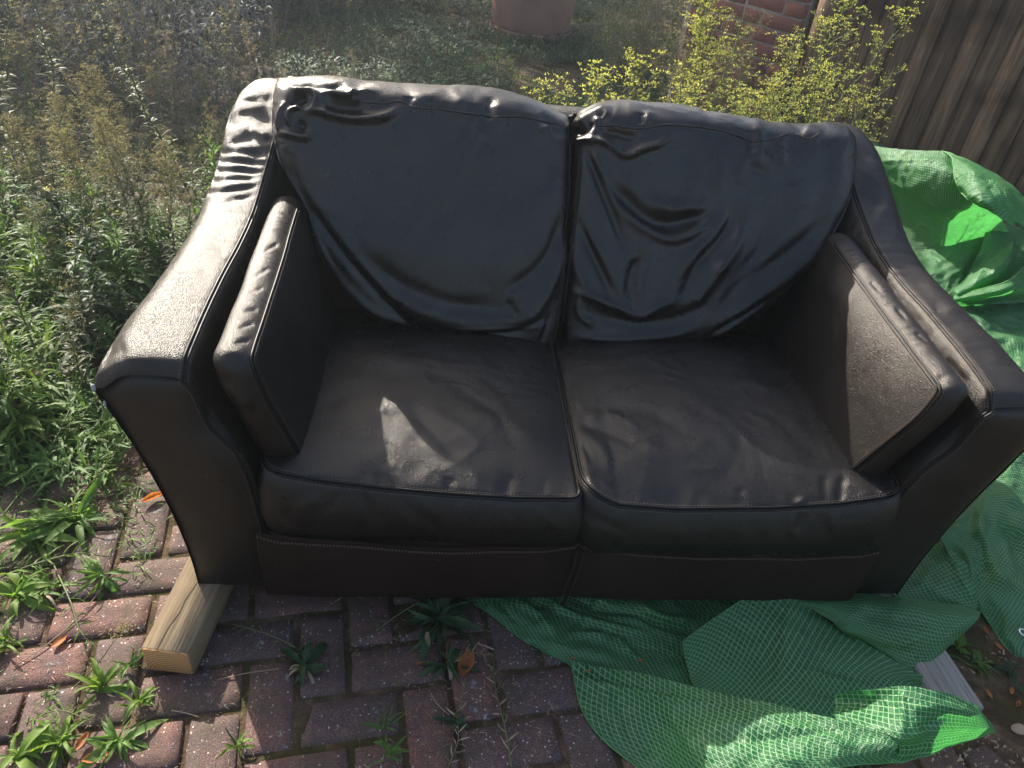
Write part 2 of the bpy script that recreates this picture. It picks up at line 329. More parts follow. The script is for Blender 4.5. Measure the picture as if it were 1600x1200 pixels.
def bevbox(lo, hi, bv):
    """24-vertex chamfered box (44 faces worth of quads/tris as quads where possible)"""
    lo = np.array(lo, float); hi = np.array(hi, float); V = []; idx = {}
    for sx in (0, 1):
        for sy in (0, 1):
            for sz in (0, 1):
                c = np.array([(lo, hi)[sx][0], (lo, hi)[sy][1], (lo, hi)[sz][2]]); d = np.array([1-2*sx, 1-2*sy, 1-2*sz])*bv
                for ax in range(3):
                    p = c.copy()
                    for a in range(3):
                        if a != ax: p[a] += d[a]
                    idx[(sx, sy, sz, ax)] = len(V); V.append(p)
    Q = []; T = []
    for ax in range(3):
        a, b_ = [k for k in range(3) if k != ax]
        for s in (0, 1):
            q = []
            for (u, v) in ((0, 0), (1, 0), (1, 1), (0, 1)):
                k = [0, 0, 0]; k[ax] = s; k[a] = u; k[b_] = v; q.append(idx[(*k, ax)])
            Q.append(q)
        # edges along ax
        for u in (0, 1):
            for v in (0, 1):
                k0 = [0, 0, 0]; k0[a] = u; k0[b_] = v; k1 = list(k0); k1[ax] = 1
                Q.append([idx[(*k0, a)], idx[(*k0, b_)], idx[(*k1, b_)], idx[(*k1, a)]])
    for sx in (0, 1):
        for sy in (0, 1):
            for sz in (0, 1): T.append([idx[(sx, sy, sz, k)] for k in range(3)])
    V = np.array(V); ctr = (lo+hi)/2
    def fix(f):
        p = V[f]; n_ = np.cross(p[1]-p[0], p[2]-p[0]); return f if n_@(p.mean(0)-ctr) > 0 else f[::-1]
    return V, [np.array([fix(f) for f in Q]), np.array([fix(f) for f in T])]

def strokes(G, S, nrm):
    """push points of G along nrm by creases given as polylines in survey (photo) pixels: real relief"""
    sh = G.shape; V = G.reshape(-1, 3); px = project(V); out = np.zeros(len(V))
    for pts, wd, amp in S:
        pts = np.array(pts, float); 
        if len(pts) > 2: pts = crs(pts, len(pts)*4)
        lo = pts.min(0)-wd*3; hi = pts.max(0)+wd*3; k = np.where(((px > lo) & (px < hi)).all(1))[0]
        if not len(k): continue
        q = px[k]; best = np.full(len(k), 1e9); tt = np.zeros(len(k)); L = np.r_[0, np.cumsum(np.linalg.norm(np.diff(pts, axis=0), axis=1))]
        for i in range(len(pts)-1):
            a, b_ = pts[i], pts[i+1]; d = b_-a; l2 = d@d+1e-9; t = np.clip(((q-a)@d)/l2, 0, 1); dd = np.linalg.norm(q-(a+t[:, None]*d), axis=1)
            u = dd < best; best[u] = dd[u]; tt[u] = (L[i]+t[u]*math.sqrt(l2))/L[-1]
        taper = np.clip(np.minimum(tt, 1-tt)*4+.15, 0, 1)
        out[k] += amp*np.exp(-(best/wd)**2)*taper
    return G+nrm*out.reshape(sh[0], sh[1], 1)

def seam(paths_parent, name, path, gap=.0032, r=.0023, nrm=None, stitch=True, double=True, lift=.0015, thread='thread', soff=.0075):
    """twin piping with a row of stitches each side; nrm: outward surface normal(s) along the path"""
    path = resample(path, .004); n_ = len(path); T = np.gradient(path, axis=0); T /= np.linalg.norm(T, axis=1, keepdims=True)
    nr = np.asarray(nrm, float)
    if nr.ndim == 2 and len(nr) != n_:
        nr = np.stack([np.interp(np.linspace(0, 1, n_), np.linspace(0, 1, len(nr)), nr[:, k]) for k in range(3)], 1)
    nr = np.broadcast_to(nr, path.shape); nr = nr-(nr*T).sum(1, keepdims=True)*T; nr = nr/np.linalg.norm(nr, axis=1, keepdims=True); S = np.cross(T, nr)
    bg = Bag()
    for s in ((-1, 1) if double else (0,)):
        V, F = tube(path+S*s*gap+nr*lift, r, 6); bg.add(V, F, .5)
    off = np.array(paths_parent.location); me = bg.mesh(name, M['piping']); 
    me.transform(Matrix.Translation(-Vector(off))); o = add(name, me, paths_parent)
    if stitch:
        sb = Bag()
        for s in (-1, 1):
            q = resample(path+S*s*soff+nr*(lift*.6), .0034)
            for i in range(0, len(q)-1, 2):
                d = (q[i+1]-q[i]); d /= np.linalg.norm(d)+1e-9; sd_ = S[min(len(S)-1, int(i/len(q)*len(S)))]; nn = nr[min(len(S)-1, int(i/len(q)*len(S)))]
                c = (q[i]+q[i+1])/2; a = d*.0016; b_ = sd_*.00045; h = nn*.0007
                sb.add(np.array([c-a-b_, c+a-b_, c+a+b_, c-a+b_, c+h-a*.6, c+h+a*.6]), np.array([(0, 1, 5, 4), (2, 3, 4, 5)]), .5)
        if sb.n:
            me = sb.mesh('stitching', M[thread]); me.transform(Matrix.Translation(-Vector(off))); add('stitching', me, paths_parent)
    return o

# ------------------------------------------------------------------ the sofa
sofa = empty('leather_sofa', (0, .45, .07), 'dark brown leather two-seat sofa with baggy back cushions, propped on timbers over brick paving', 'sofa')
def out_normals(G, ref, closed=False):
    n_ = normals(G, closed); 
    if (n_*ref).sum() < 0: n_ = -n_
    return n_
def facing(G, n_):
    v = CAMPOS-G; return ((n_*v).sum(-1, keepdims=True) > 0).astype(float)
def grid_part(name, G, mat, parent, outward, closev=False, extra=None):
    nu, nv = G.shape[:2]; F = gridF(nu, nv, closev=closev)
    V = G.reshape(-1, 3); c = V.mean(0); q = V[F]; nn = np.cross(q[:, 1]-q[:, 0], q[:, 3]-q[:, 0])
    if outward is None: s = (nn*(q.mean(1)-c)).sum()
    else: s = (nn@np.array(outward, float)).sum()
    if s < 0: F = F[:, ::-1]
    return part(name, V, F, mat, parent)

# ---- arms
def arm_sec(xo, zo, xs, zs, y, k=0.0, lip=.03):
    if y < .0075: lip = .010
    elif y < .02: lip = .020
    o = [(.80, .07)]
    for t in (.2, .45, .7, .88): o.append((.80+(xo-.80)*t**2.0, .07+t*(zo-.07)))
    o += [(xo, zo), (xo-.016, zo+lip*.9), ((xo*.62+xs*.38), max(zs, zo+lip)+.006), (xs+.025, zs+.006), (xs, zs)]
    o += [(xs-.013, zs-.022), (xs-.03, zs-.10), (.665, .46), (.648, .36), (.64, .22), (.64, .07)]
    a = np.array(o); c = np.array([.75, .4])
    a = c+(a-c)*(1-k); return np.stack([a[:, 0], np.full(len(a), y), a[:, 1]], 1)
ARM_ST = [(.892, .602, .738, .634, .000, .0), (.893, .608, .739, .650, .008, 0), (.891, .618, .738, .664, .03, 0), (.882, .632, .736, .676, .13, 0), (.868, .642, .733, .684, .26, 0),
          (.855, .650, .727, .690, .40, 0), (.846, .675, .720, .710, .52, 0), (.836, .725, .712, .760, .64, 0), (.822, .790, .700, .820, .74, 0), (.808, .835, .685, .868, .82, 0), (.80, .840, .68, .875, .88, 0), (.795, .80, .68, .84, .935, .01), (.79, .75, .68, .78, .945, .03)]
L_ARM = [([(330, 240), (375, 236), (418, 244)], 5, -.006), ([(326, 253), (370, 250), (414, 256)], 5, -.007), ([(322, 268), (365, 264), (412, 268)], 5, -.008), ([(318, 285), (365, 278), (408, 278)], 5, -.006), ([(314, 303), (360, 296), (404, 290)], 4, -.006), ([(350, 316), (400, 304)], 4, -.003),
         ([(345, 200), (385, 180), (430, 190)], 14, -.006), ([(370, 165), (405, 150), (430, 160)], 12, -.004), ([(355, 222), (400, 212)], 9, -.005), ([(390, 200), (420, 215)], 8, .004),
         ([(150, 560), (200, 545)], 20, -.004), ([(300, 590), (330, 640)], 10, -.004)]
R_ARM = [([(1330, 300), (1380, 330)], 20, -.008), ([(1400, 360), (1440, 372)], 16, -.003), ([(1475, 560), (1510, 600)], 7, -.003), ([(1370, 250), (1352, 280)], 16, .005), ([(1440, 430), (1500, 500)], 12, .003)]
for s, ST in ((-1, L_ARM), (1, R_ARM)):
    ctrl = np.array([arm_sec(a, b_, c, d+(.006 if s > 0 else 0), y, k) for a, b_, c, d, y, k in ARM_ST])
    yy = np.array([q[4] for q in ARM_ST]); yt = np.r_[np.linspace(0, .03, 8)[:-1], np.linspace(.03, .945, 190)]
    idx = np.interp(yt, yy, np.arange(len(yy))); dense = crs(ctrl, 1201); G = dense[np.clip((idx/(len(yy)-1)*1200).round().astype(int), 0, 1200)]
    G = crs(G, 190, axis=1); G[..., 0] *= s
    nn = out_normals(G, G-np.array([s*.75, .4, .3]))
    V = G.reshape(-1, 3); d = (fbm(V, 5, 3)*.004+np.abs(fbm(V*np.array([1, 2.4, 1]), 14, 2))*.0022).reshape(G.shape[:2]+(1,)); G = G+nn*d*np.clip(G[..., 1:2]*12, 0, 1)
    G = strokes(G, ST, nn*facing(G, nn))
    arm = grid_part('arm', G, M['leather_rough'], sofa, None)
    # pinched gathers beside the seam on the inner edge
    # front panel, framed by the outer and inner curves
    c0 = np.array(arm_sec(*ARM_ST[0][:4], 0.0, .006)); 
    if s > 0: c0 = np.array(arm_sec(ARM_ST[0][0], ARM_ST[0][1], ARM_ST[0][2], ARM_ST[0][3]+.006, 0.0, .006))
    co_ = crs(c0[:6], 90); ci_ = crs(c0[9:][::-1], 90)
    tt = np.linspace(0, 1, 46)[None, :, None]; PG = co_[:, None]*(1-tt)+ci_[:, None]*tt
    vv = np.linspace(0, 1, 90)[:, None]; ttt = tt[..., 0]
    PG[..., 1] = .004-.014*(1-(2*ttt-1)**4)*(1-(2*vv-1)**8)
    # top edge of the panel follows the roll of the arm
    ct = crs(c0[5:10], 60); ln = ct[0, 2]+(ct[-1, 2]-ct[0, 2])*(ct[0, 0]-ct[:, 0])/(ct[0, 0]-ct[-1, 0]); dz_ = np.interp(-PG[..., 0], -ct[:, 0], ct[:, 2]-ln); PG[..., 2] += dz_*np.clip((vv-.7)/.3, 0, 1)**1.5; PG[..., 1] += .010*np.clip((vv-.93)/.07, 0, 1)**2
    PG[..., 0] *= s; V = PG.reshape(-1, 3); PG[..., 1] += (fbm(V, 7, 3)*.003).reshape(PG.shape[:2])
    grid_part('front_panel', PG, M['leather_rough'], arm, (0, -1, 0)) if False else grid_part('front_panel', PG, M['leather_rough'], sofa, (0, -1, 0))
    # seams: across the front top, then along the inner top edge and down the inner front edge
    top = PG[-1].copy(); top[:, 1] -= .001; seam(sofa, 'front_seam', top, nrm=(0, -.8, .6), r=.0018, gap=.0026)
    inner = crs(c0[9:], 60); inner[:, 0] *= s; inner[:, 1] = -.006; inner[:, 0] += s*.003
    k9 = 9*189//15
    run = G[::-1, k9][:-6].copy(); run[:, 2] += .0015
    nrun = np.tile((-s*.45, -.1, .9), (len(run), 1)); nin = np.tile((-s*.55, -.85, 0.1), (len(inner), 1))
    run = run[run[:, 1] < .74]
    seam(sofa, 'inner_seam', np.vstack([run, inner]), nrm=np.vstack([nrun[:len(run)], nin]), r=.0024)
# torn pale spot at the outer corner of the arm in the left half
V, F = bevbox((-.8945, -.006, .606), (-.888, .000, .620), .002); part('torn_patch', V, F, M['scuff'], sofa)
V, F = bevbox((-.878, -.0125, .578), (-.875, -.008, .590), .0008); part('torn_patch', V, F, M['scuff'], sofa)

# ---- pillow builder: outline (m,2) -> polar top, boxing, underside
def pillow(outline, ctr, place, ntop=70, nbox=22, bulge=.012, flare=0.):
    m_ = len(outline); rings = []
    for i in range(ntop+1):
        s = (i/ntop)**.8; rings.append(place(ctr+(outline-ctr)*s, s, 1.0, s))
    d = outline-np.roll(outline, 1, 0); nrm2 = np.stack([d[:, 1], -d[:, 0]], 1); nrm2 /= np.linalg.norm(nrm2, axis=1, keepdims=True)+1e-9
    if ((nrm2*(outline-ctr)).sum() < 0): nrm2 = -nrm2
    for j in range(1, nbox+1):
        t = j/nbox; rings.append(place(outline+nrm2*(bulge*math.sin(math.pi*t)**.7+flare*t), 1.0, 1-t, 1))
    for s in (.9, .5, 0): rings.append(place(ctr+(outline-ctr)*s, s, 0.0, s))
    return np.array(rings)
def rounded(poly, radii, m_=360):
    """polygon with rounded corners, resampled evenly"""
    out = []; n_ = len(poly); poly = np.array(poly, float)
    for i in range(n_):
        p, a, b_ = poly[i], poly[i-1], poly[(i+1) % n_]; r = radii[i]
        da = (a-p)/np.linalg.norm(a-p); db = (b_-p)/np.linalg.norm(b_-p); A = p+da*r; B = p+db*r
        for t in np.linspace(0, 1, 9): out.append((1-t)**2*A+2*t*(1-t)*p+t*t*B)
    out = np.array(out); c = np.vstack([out, out[:1]]); s = np.r_[0, np.cumsum(np.linalg.norm(np.diff(c, axis=0), axis=1))]; t = np.linspace(0, s[-1], m_+1)[:-1]
    return np.stack([np.interp(t, s, c[:, k]) for k in range(2)], 1)

# ---- seat cushions
ST_SEAT_L = [([(560, 660), (600, 640), (640, 625)], 9, .004), ([(500, 640), (540, 615), (600, 600)], 10, -.004), ([(520, 680), (560, 650)], 8, -.004), ([(640, 640), (680, 680), (720, 720)], 8, -.005), ([(660, 640), (720, 670), (760, 700)], 9, .004), ([(480, 580), (560, 575), (640, 590)], 10, -.003), ([(600, 560), (700, 570), (800, 590)], 9, .003),
             ([(700, 600), (770, 640), (800, 690)], 9, -.004), ([(560, 760), (575, 800), (560, 840)], 7, -.005), ([(500, 770), (470, 800), (455, 840)], 9, .004), ([(535, 768), (510, 800)], 6, -.005), ([(700, 765), (698, 820)], 6, -.004), ([(790, 775), (800, 740)], 8, -.006), ([(700, 770), (705, 745)], 8, -.005), ([(470, 755), (520, 730)], 10, .003), ([(620, 775), (660, 810), (700, 830)], 8, -.004),
             ([(740, 650), (790, 660), (850, 700)], 12, .004), ([(600, 770), (590, 735)], 6, -.004), ([(850, 775), (850, 745)], 6, -.003), ([(500, 700), (530, 670), (560, 690)], 8, .003), ([(440, 800), (500, 835)], 9, -.004)]
ST_SEAT_R = [([(905, 675), (940, 700), (955, 740)], 8, .006), ([(900, 660), (950, 675), (1000, 700)], 6, -.006), ([(910, 690), (925, 720)], 4, -.005), ([(905, 650), (960, 650), (1010, 680)], 7, .004), ([(925, 640), (1000, 640), (1080, 680)], 8, -.004), ([(1000, 690), (1060, 720)], 8, .004), ([(1040, 640), (1120, 670), (1150, 720)], 9, .003),
             ([(1236, 800), (1238, 840)], 5, .008), ([(1256, 800), (1245, 835)], 5, -.007), ([(1300, 795), (1302, 830)], 6, .007), ([(1285, 800), (1284, 840)], 5, -.006), ([(1240, 790), (1260, 780)], 6, .006), ([(1310, 790), (1318, 740)], 5, -.007), ([(1290, 790), (1288, 740)], 6, -.005), ([(1160, 790), (1155, 760)], 7, -.004), ([(1050, 790), (1046, 770)], 7, -.003), ([(1180, 810), (1178, 850)], 7, -.004), ([(980, 830), (940, 815), (915, 800)], 7, -.004), ([(1040, 805), (1060, 840)], 9, .003), ([(900, 570), (890, 620), (910, 660)], 7, -.005), ([(1200, 640), (1250, 690), (1290, 720)], 9, -.004), ([(1150, 590), (1240, 620)], 10, .004),
             ([(900, 830), (950, 850)], 6, .003), ([(1050, 600), (1110, 640), (1190, 700)], 8, .003)]
def seat(s, ST):
    x0, x1 = (-.635, -.016) if s < 0 else (-.012, .655)
    yf = -.022 if s < 0 else -.036
    if s < 0: ol = rounded([(x0, yf+.012), (x1, yf), (x1-.012, .58), (x0+.02, .58)], [.05, .022, .06, .06], 420); zx, zz = (-.64, -.52, -.40, -.28, -.15, -.02), (.437, .412, .398, .39, .386, .392)
    else: ol = rounded([(x0, yf+.006), (x1, yf+.012), (x1-.02, .58), (x0-.006, .58)], [.075, .05, .06, .06], 420); zx, zz = (0, .06, .18, .38, .52, .64), (.408, .384, .374, .382, .398, .428)
    ctr = np.array([(x0+x1)/2, .27])
    def place(q, sc, h, _):
        ze = np.interp(q[:, 0], zx, zz); ze = ze+(.41-ze)*np.clip((q[:, 1]-yf)/.5, 0, 1)
        crown = .046*(1-np.clip(np.abs((q[:, 0]-ctr[0])/((x1-x0)/2)), 0, 1)**3.2)*(1-np.clip(np.abs((q[:, 1]-ctr[1])/(ctr[1]-yf)), 0, 1)**3.0); zt = ze+crown
        zb = .262 if s < 0 else .254
        z = zb+(ze-zb)*h if sc >= .999 else (zt if h > .5 else np.full(len(q), zb))
        z = np.broadcast_to(z, (len(q),)); return np.stack([q[:, 0], q[:, 1], z], 1)
    G = pillow(ol, ctr, place, 80, 26, .017, .012); nn = out_normals(G, G-np.array([ctr[0], ctr[1], .33]), True)
    e = ((1-np.exp(-((np.arange(len(G))-80)/2.)**2))*.85+.15)[:, None, None]
    V = G.reshape(-1, 3); d = (fbm(V, 5, 2)*.0034+ridged(V*np.array([1, 1.7, 1])+fbm(V, 4, 2)[:, None]*.12, 16)*.0008).reshape(G.shape[:2]+(1,))
    G = G+nn*d*np.clip(e, 0, 1)
    # puckers where the top meets the boxing
    px_ = np.sin(G[..., 0:1]*95+3*np.sin(G[..., 0:1]*31))*np.exp(-((np.arange(len(G))-80)/9.)**2)[:, None, None]
    G = G+nn*px_*.0008
    edge = G[80].copy(); G[80] += -nn[80]*.003
    G = strokes(G, [(p_, w_*1.15, a_*.6) for p_, w_, a_ in ST], nn*facing(G, nn))
    c_ = grid_part('seat_cushion', G, M['leather_seat'], sofa, None, closev=True)
    k = [i for i in range(len(edge)) if edge[i, 1] < .5]
    # ordered run: start at the side farthest back
    i0 = max(k, key=lambda i: (edge[i, 0] < ctr[0])*10+edge[i, 1]); run = np.array([edge[(i0+j) % len(edge)] for j in range(len(edge)) if edge[(i0+j) % len(edge), 1] < .5 or j == 0])
    if run[:3, 1].mean() < run[:1, 1].mean()-.3: run = run[::-1]
    cn = run-np.array([ctr[0], ctr[1], 0]); cn[:, 2] = 0; cn /= np.linalg.norm(cn, axis=1, keepdims=True)
    # corner normals follow the outline tangent rather than the centre
    T = np.gradient(run, axis=0); nrm2 = np.cross(T, (0, 0, 1.)); nrm2 *= np.sign((nrm2*cn).sum(1, keepdims=True)); nrm2 /= np.linalg.norm(nrm2, axis=1, keepdims=True)+1e-9
    seam(sofa, 'cushion_seam', run, nrm=nrm2*.75+np.array([0, 0, .65]), lift=.0012)
seat(-1, ST_SEAT_L); seat(1, ST_SEAT_R)

# ---- front rail with a stitched hem and a twin centre seam
xs = np.linspace(-.648, .655, 260); zs = np.linspace(0, 1, 50); X, Z = np.meshgrid(xs, zs, indexing='ij')
hem = np.interp(xs, (-.65, -.61, -.46, -.27, -.07, -.012, .02, .07, .27, .48, .62, .66), (.29, .272, .262, .248, .257, .27, .268, .257, .242, .246, .258, .275))
bot = np.interp(xs, (-.65, -.3, 0, .3, .66), (.068, .070, .072, .071, .07))
ZZ = bot[:, None]+(hem[:, None]+.006-bot[:, None])*Z
Y = -.036-.006*np.sin(np.pi*Z)+.016*np.clip(1-Z*5, 0, 1)**2+.010*np.exp(-((X+.002)/.006)**2)
G = np.stack([X, Y, ZZ], -1); G[..., 1] += (fbm(G.reshape(-1, 3), 6, 3)*.003).reshape(G.shape[:2])
grid_part('front_rail', G, M['leather_rail'], sofa, (0, -1, 0))
hp = np.stack([xs, G[:, -4, 1]-.004, hem-.004], 1); seam(sofa, 'hem_stitching_line', hp, nrm=(0, -1, .2), double=False, r=.0009, lift=.0002, soff=.0017)
cs = np.array([(.000, -.046, .262), (-.002, -.052, .22), (-.008, -.052, .16), (-.012, -.046, .09), (-.012, -.036, .074)]); seam(sofa, 'rail_seam', crs(cs, 40), nrm=(0, -1, 0), r=.002, gap=.003)
V, F = box_vf((-.66, -.012, .085), (.66, .86, .25)); part('seat_base', V, F, M['leather_rail'], sofa)

# ---- side pads tucked between arm and seat
ST_PAD_L = [([(385, 560), (350, 566)], 6, -.004), ([(350, 600), (395, 640)], 7, .005), ([(352, 588), (370, 650), (392, 700)], 6, -.005), ([(420, 420), (398, 430)], 3, -.003), ([(412, 450), (388, 456)], 3, -.003), ([(404, 482), (380, 486)], 3, -.003), ([(398, 505), (372, 512)], 3, -.003), ([(436, 380), (412, 392)], 3, -.003), ([(395, 530), (365, 536)], 4, -.003)]
ST_PAD_R = [([(1360, 440), (1375, 455)], 3, -.003), ([(1400, 480), (1416, 498)], 3, -.003), ([(1430, 520), (1448, 532)], 3, -.003), ([(1460, 600), (1475, 590)], 5, -.004), ([(1280, 430), (1330, 480)], 22, .004), ([(1220, 470), (1260, 540)], 20, -.004)]
def pad(s, ST):
    ol = rounded([(.004, .680), (.62, .700), (.62, .36), (.062, .36), (.0, .62)], [.018, .05, .03, .012, .036], 360); ctr = np.array([.3, .53])
    def place(q, sc, h, _):
        y, z = q[:, 0], q[:, 1]; xin = .562+(z-.38)*.215; th = .070-(z-.38)*.03
        xin = xin+np.clip(y-.25, 0, 1)*.02
        x = xin-.020*(1-np.clip(np.abs((y-.3)/.3), 0, 1)**3)*(1-np.clip(np.abs((z-.525)/.165), 0, 1)**3) if h > .5 and sc < .999 else (xin+th*(1-h) if sc >= .999 else xin+th)
        return np.stack([s*np.broadcast_to(x, (len(q),)), y, z], 1)
    G = pillow(ol, ctr, place, 60, 22, .015); nn = out_normals(G, G-np.array([s*.62, .3, .53]), True)
    V = G.reshape(-1, 3); d = (fbm(V, 6, 3)*.003).reshape(G.shape[:2]+(1,)); G = G+nn*d
    edge = G[60].copy(); G[60] -= nn[60]*.002
    pk = np.sin(V[:, 1]*210+4*np.sin(V[:, 1]*40)).reshape(G.shape[:2]+(1,))*np.exp(-((np.arange(len(G))-66)/5.)**2)[:, None, None]; G = G+nn*pk*.0011
    G = strokes(G, ST, nn*facing(G, nn)); grid_part('side_pad', G, M['leather_rough'], sofa, None, closev=True)
    # seam along the top edge, the front edge and the foot
    i0 = max(range(len(edge)), key=lambda i: (edge[i, 2] > .6)*10+(edge[i, 1] < .56)*edge[i, 1]*5); seq = np.array([edge[(i0+j) % len(edge)] for j in range(len(edge))])
    if seq[20, 1] > seq[0, 1] or seq[20, 2] < .6: seq = seq[::-1]
    run = []
    for q in seq:
        if q[1] > .56 and len(run) > 5: break
        run.append(q)
    run = np.array(run); run[:, 0] -= s*.001
    T = np.gradient(run, axis=0); o2 = np.cross(T, (s*1., 0, 0)); o2 *= np.sign((o2*(run-np.array([s*.6, .3, .5]))).sum(1, keepdims=True)); o2 /= np.linalg.norm(o2, axis=1, keepdims=True)+1e-9
    seam(sofa, 'pad_seam', run, nrm=o2*.7+np.array([-s*.7, 0, 0]), r=.0023)
pad(-1, ST_PAD_L); pad(1, ST_PAD_R)

# ---- back cushions
def back_cushion(st, ST, sgn):
    """st: (x, y recess, z bottom, z top)"""
    C_ = []
    for x, rec, zb, zt in st:
        yb = .5+(zb-.42)*.435; H = zt-zb
        pts = [(yb+.06, zb+.005), (yb+.02, zb-.008), (yb-.008, zb+.012)]
        b_ = .038*min(1, H/.45)
        for t, k in ((.12, .75), (.28, 1.0), (.45, .95), (.62, .7), (.78, .45), (.9, .25)): pts.append((yb+(.70-yb)*t-b_*k, zb+(zt-.028-zb)*t))
        pts += [(.700, zt-.028), (.722, zt-.008), (.76, zt), (.805, zt-.006), (.835, zt-.035), (.845, zt-.1*min(1, H)), (.845, (zb+zt)/2), (.80, zb+.03)]
        p = np.array(pts); p[:12, 0] += rec; C_.append(np.stack([np.full(len(p), x), p[:, 0], p[:, 1]], 1))
    C_ = np.array(C_); xsn = C_[:, 0, 0]; a = crs(C_, 1001); 
    G = a[np.round(np.interp(np.linspace(0, 1, 230), np.linspace(0, 1, len(st)), np.arange(len(st)))/(len(st)-1)*1000).astype(int)]
    G = crs(G, 300, axis=1, closed=True)
    nn = out_normals(G, G-np.array([xsn.mean(), .72, .66]), True); V = G.reshape(-1, 3)
    top_ = np.exp(-((V[:, 2]-.9)/.07)**2); d = (fbm(V, 4.5, 3)*.006+ridged(V+fbm(V, 5, 2)[:, None]*.1, 9)*.002+ridged(V*np.array([1.6, .7, .7])+fbm(V, 9, 2)[:, None]*.05, 17)*.0016*top_+ridged(V*np.array([1, 1, 1.8])+fbm(V, 9, 2)[:, None]*.08, 26)*.0005).reshape(G.shape[:2]+(1,)); G = G+nn*d
    m1 = facing(G, nn); G = strokes(G, ST, nn*m1); G = strokes(G, [], nn)
    return G, nn
TL = [(-.712, .075, .845, .885), (-.708, .05, .815, .902), (-.698, .026, .79, .912), (-.675, .006, .745, .918), (-.63, 0, .675, .922), (-.57, 0, .56, .926), (-.50, 0, .475, .926), (-.41, 0, .432, .924), (-.28, 0, .414, .930), (-.15, 0, .404, .926), (-.07, 0, .396, .908), (-.035, .006, .392, .893), (-.017, .022, .392, .885), (-.009, .05, .395, .875), (-.006, .09, .40, .86)]
TR = [(.712, .085, .83, .87), (.708, .055, .80, .89), (.698, .030, .775, .90), (.675, .010, .72, .908), (.64, 0, .66, .912), (.59, 0, .59, .906), (.50, 0, .495, .906), (.38, 0, .438, .915), (.24, 0, .404, .925), (.13, 0, .396, .928), (.06, 0, .390, .920), (.025, .008, .390, .905), (.008, .024, .392, .893), (.001, .05, .395, .88), (-.002, .09, .40, .86)]
SB_L = [([(438, 205), (470, 214), (492, 212)], 6, .012), ([(436, 205), (436, 185), (446, 158)], 5, .010), ([(455, 200), (450, 180), (462, 168), (476, 172)], 4.5, .013), ([(462, 192), (478, 200)], 7, -.010),
        ([(470, 178), (495, 172), (520, 180), (560, 186), (600, 182), (628, 168)], 7, .016), ([(485, 170), (494, 155), (488, 142), (465, 143), (452, 135)], 4.5, .014), ([(452, 160), (470, 156), (478, 148)], 6, -.012), ([(510, 162), (540, 166), (570, 168)], 12, -.016), ([(500, 140), (540, 148), (560, 145), (590, 142)], 5, .009), ([(552, 158), (560, 148), (545, 142)], 4, .008), ([(460, 132), (500, 136), (540, 134)], 6, -.008), ([(552, 146), (562, 150)], 6, -.010),
        ([(650, 140), (656, 175), (655, 205), (657, 232)], 11, .0035), ([(636, 165), (640, 150)], 5, -.007), ([(672, 150), (675, 200)], 8, -.006), ([(728, 145), (712, 175), (706, 200)], 8, .004), ([(784, 150), (778, 185), (766, 222)], 10, .0035), ([(765, 150), (762, 190)], 7, -.007), ([(750, 180), (738, 230), (715, 275)], 7, .005), ([(735, 160), (738, 200)], 9, -.004), ([(860, 195), (840, 205)], 6, .006), ([(640, 220), (610, 235)], 7, .003),
        ([(470, 300), (500, 350), (540, 400), (600, 470), (650, 520)], 8, -.013), ([(480, 340), (505, 400), (540, 450), (600, 500), (650, 525)], 7, .012), ([(500, 330), (550, 400), (610, 460), (660, 490), (740, 505), (810, 496), (845, 470)], 13, .008), ([(560, 395), (620, 440), (700, 475), (790, 480)], 14, -.007), ([(470, 330), (490, 390), (515, 445)], 5, -.006),
        ([(640, 508), (720, 520), (800, 518), (850, 500)], 5, -.009), ([(660, 512), (720, 516), (810, 514), (860, 505)], 5, .006), ([(880, 335), (862, 390), (830, 430), (790, 455)], 10, -.011), ([(885, 370), (868, 430), (835, 490), (800, 505)], 9, .009), ([(795, 470), (805, 495)], 6, -.007), ([(800, 455), (798, 485)], 5, .005), ([(845, 215), (860, 250), (880, 270)], 8, -.004), ([(865, 240), (850, 300)], 10, -.003), ([(560, 360), (640, 400)], 22, .004), ([(780, 360), (770, 400)], 12, -.003), ([(850, 500), (840, 530)], 5, .005), ([(860, 490), (850, 520), (845, 540)], 4, -.005),
        ([(845, 175), (885, 215)], 10, -.010), ([(430, 240), (445, 290), (470, 340)], 6, .006), ([(445, 230), (465, 290)], 8, -.005)]
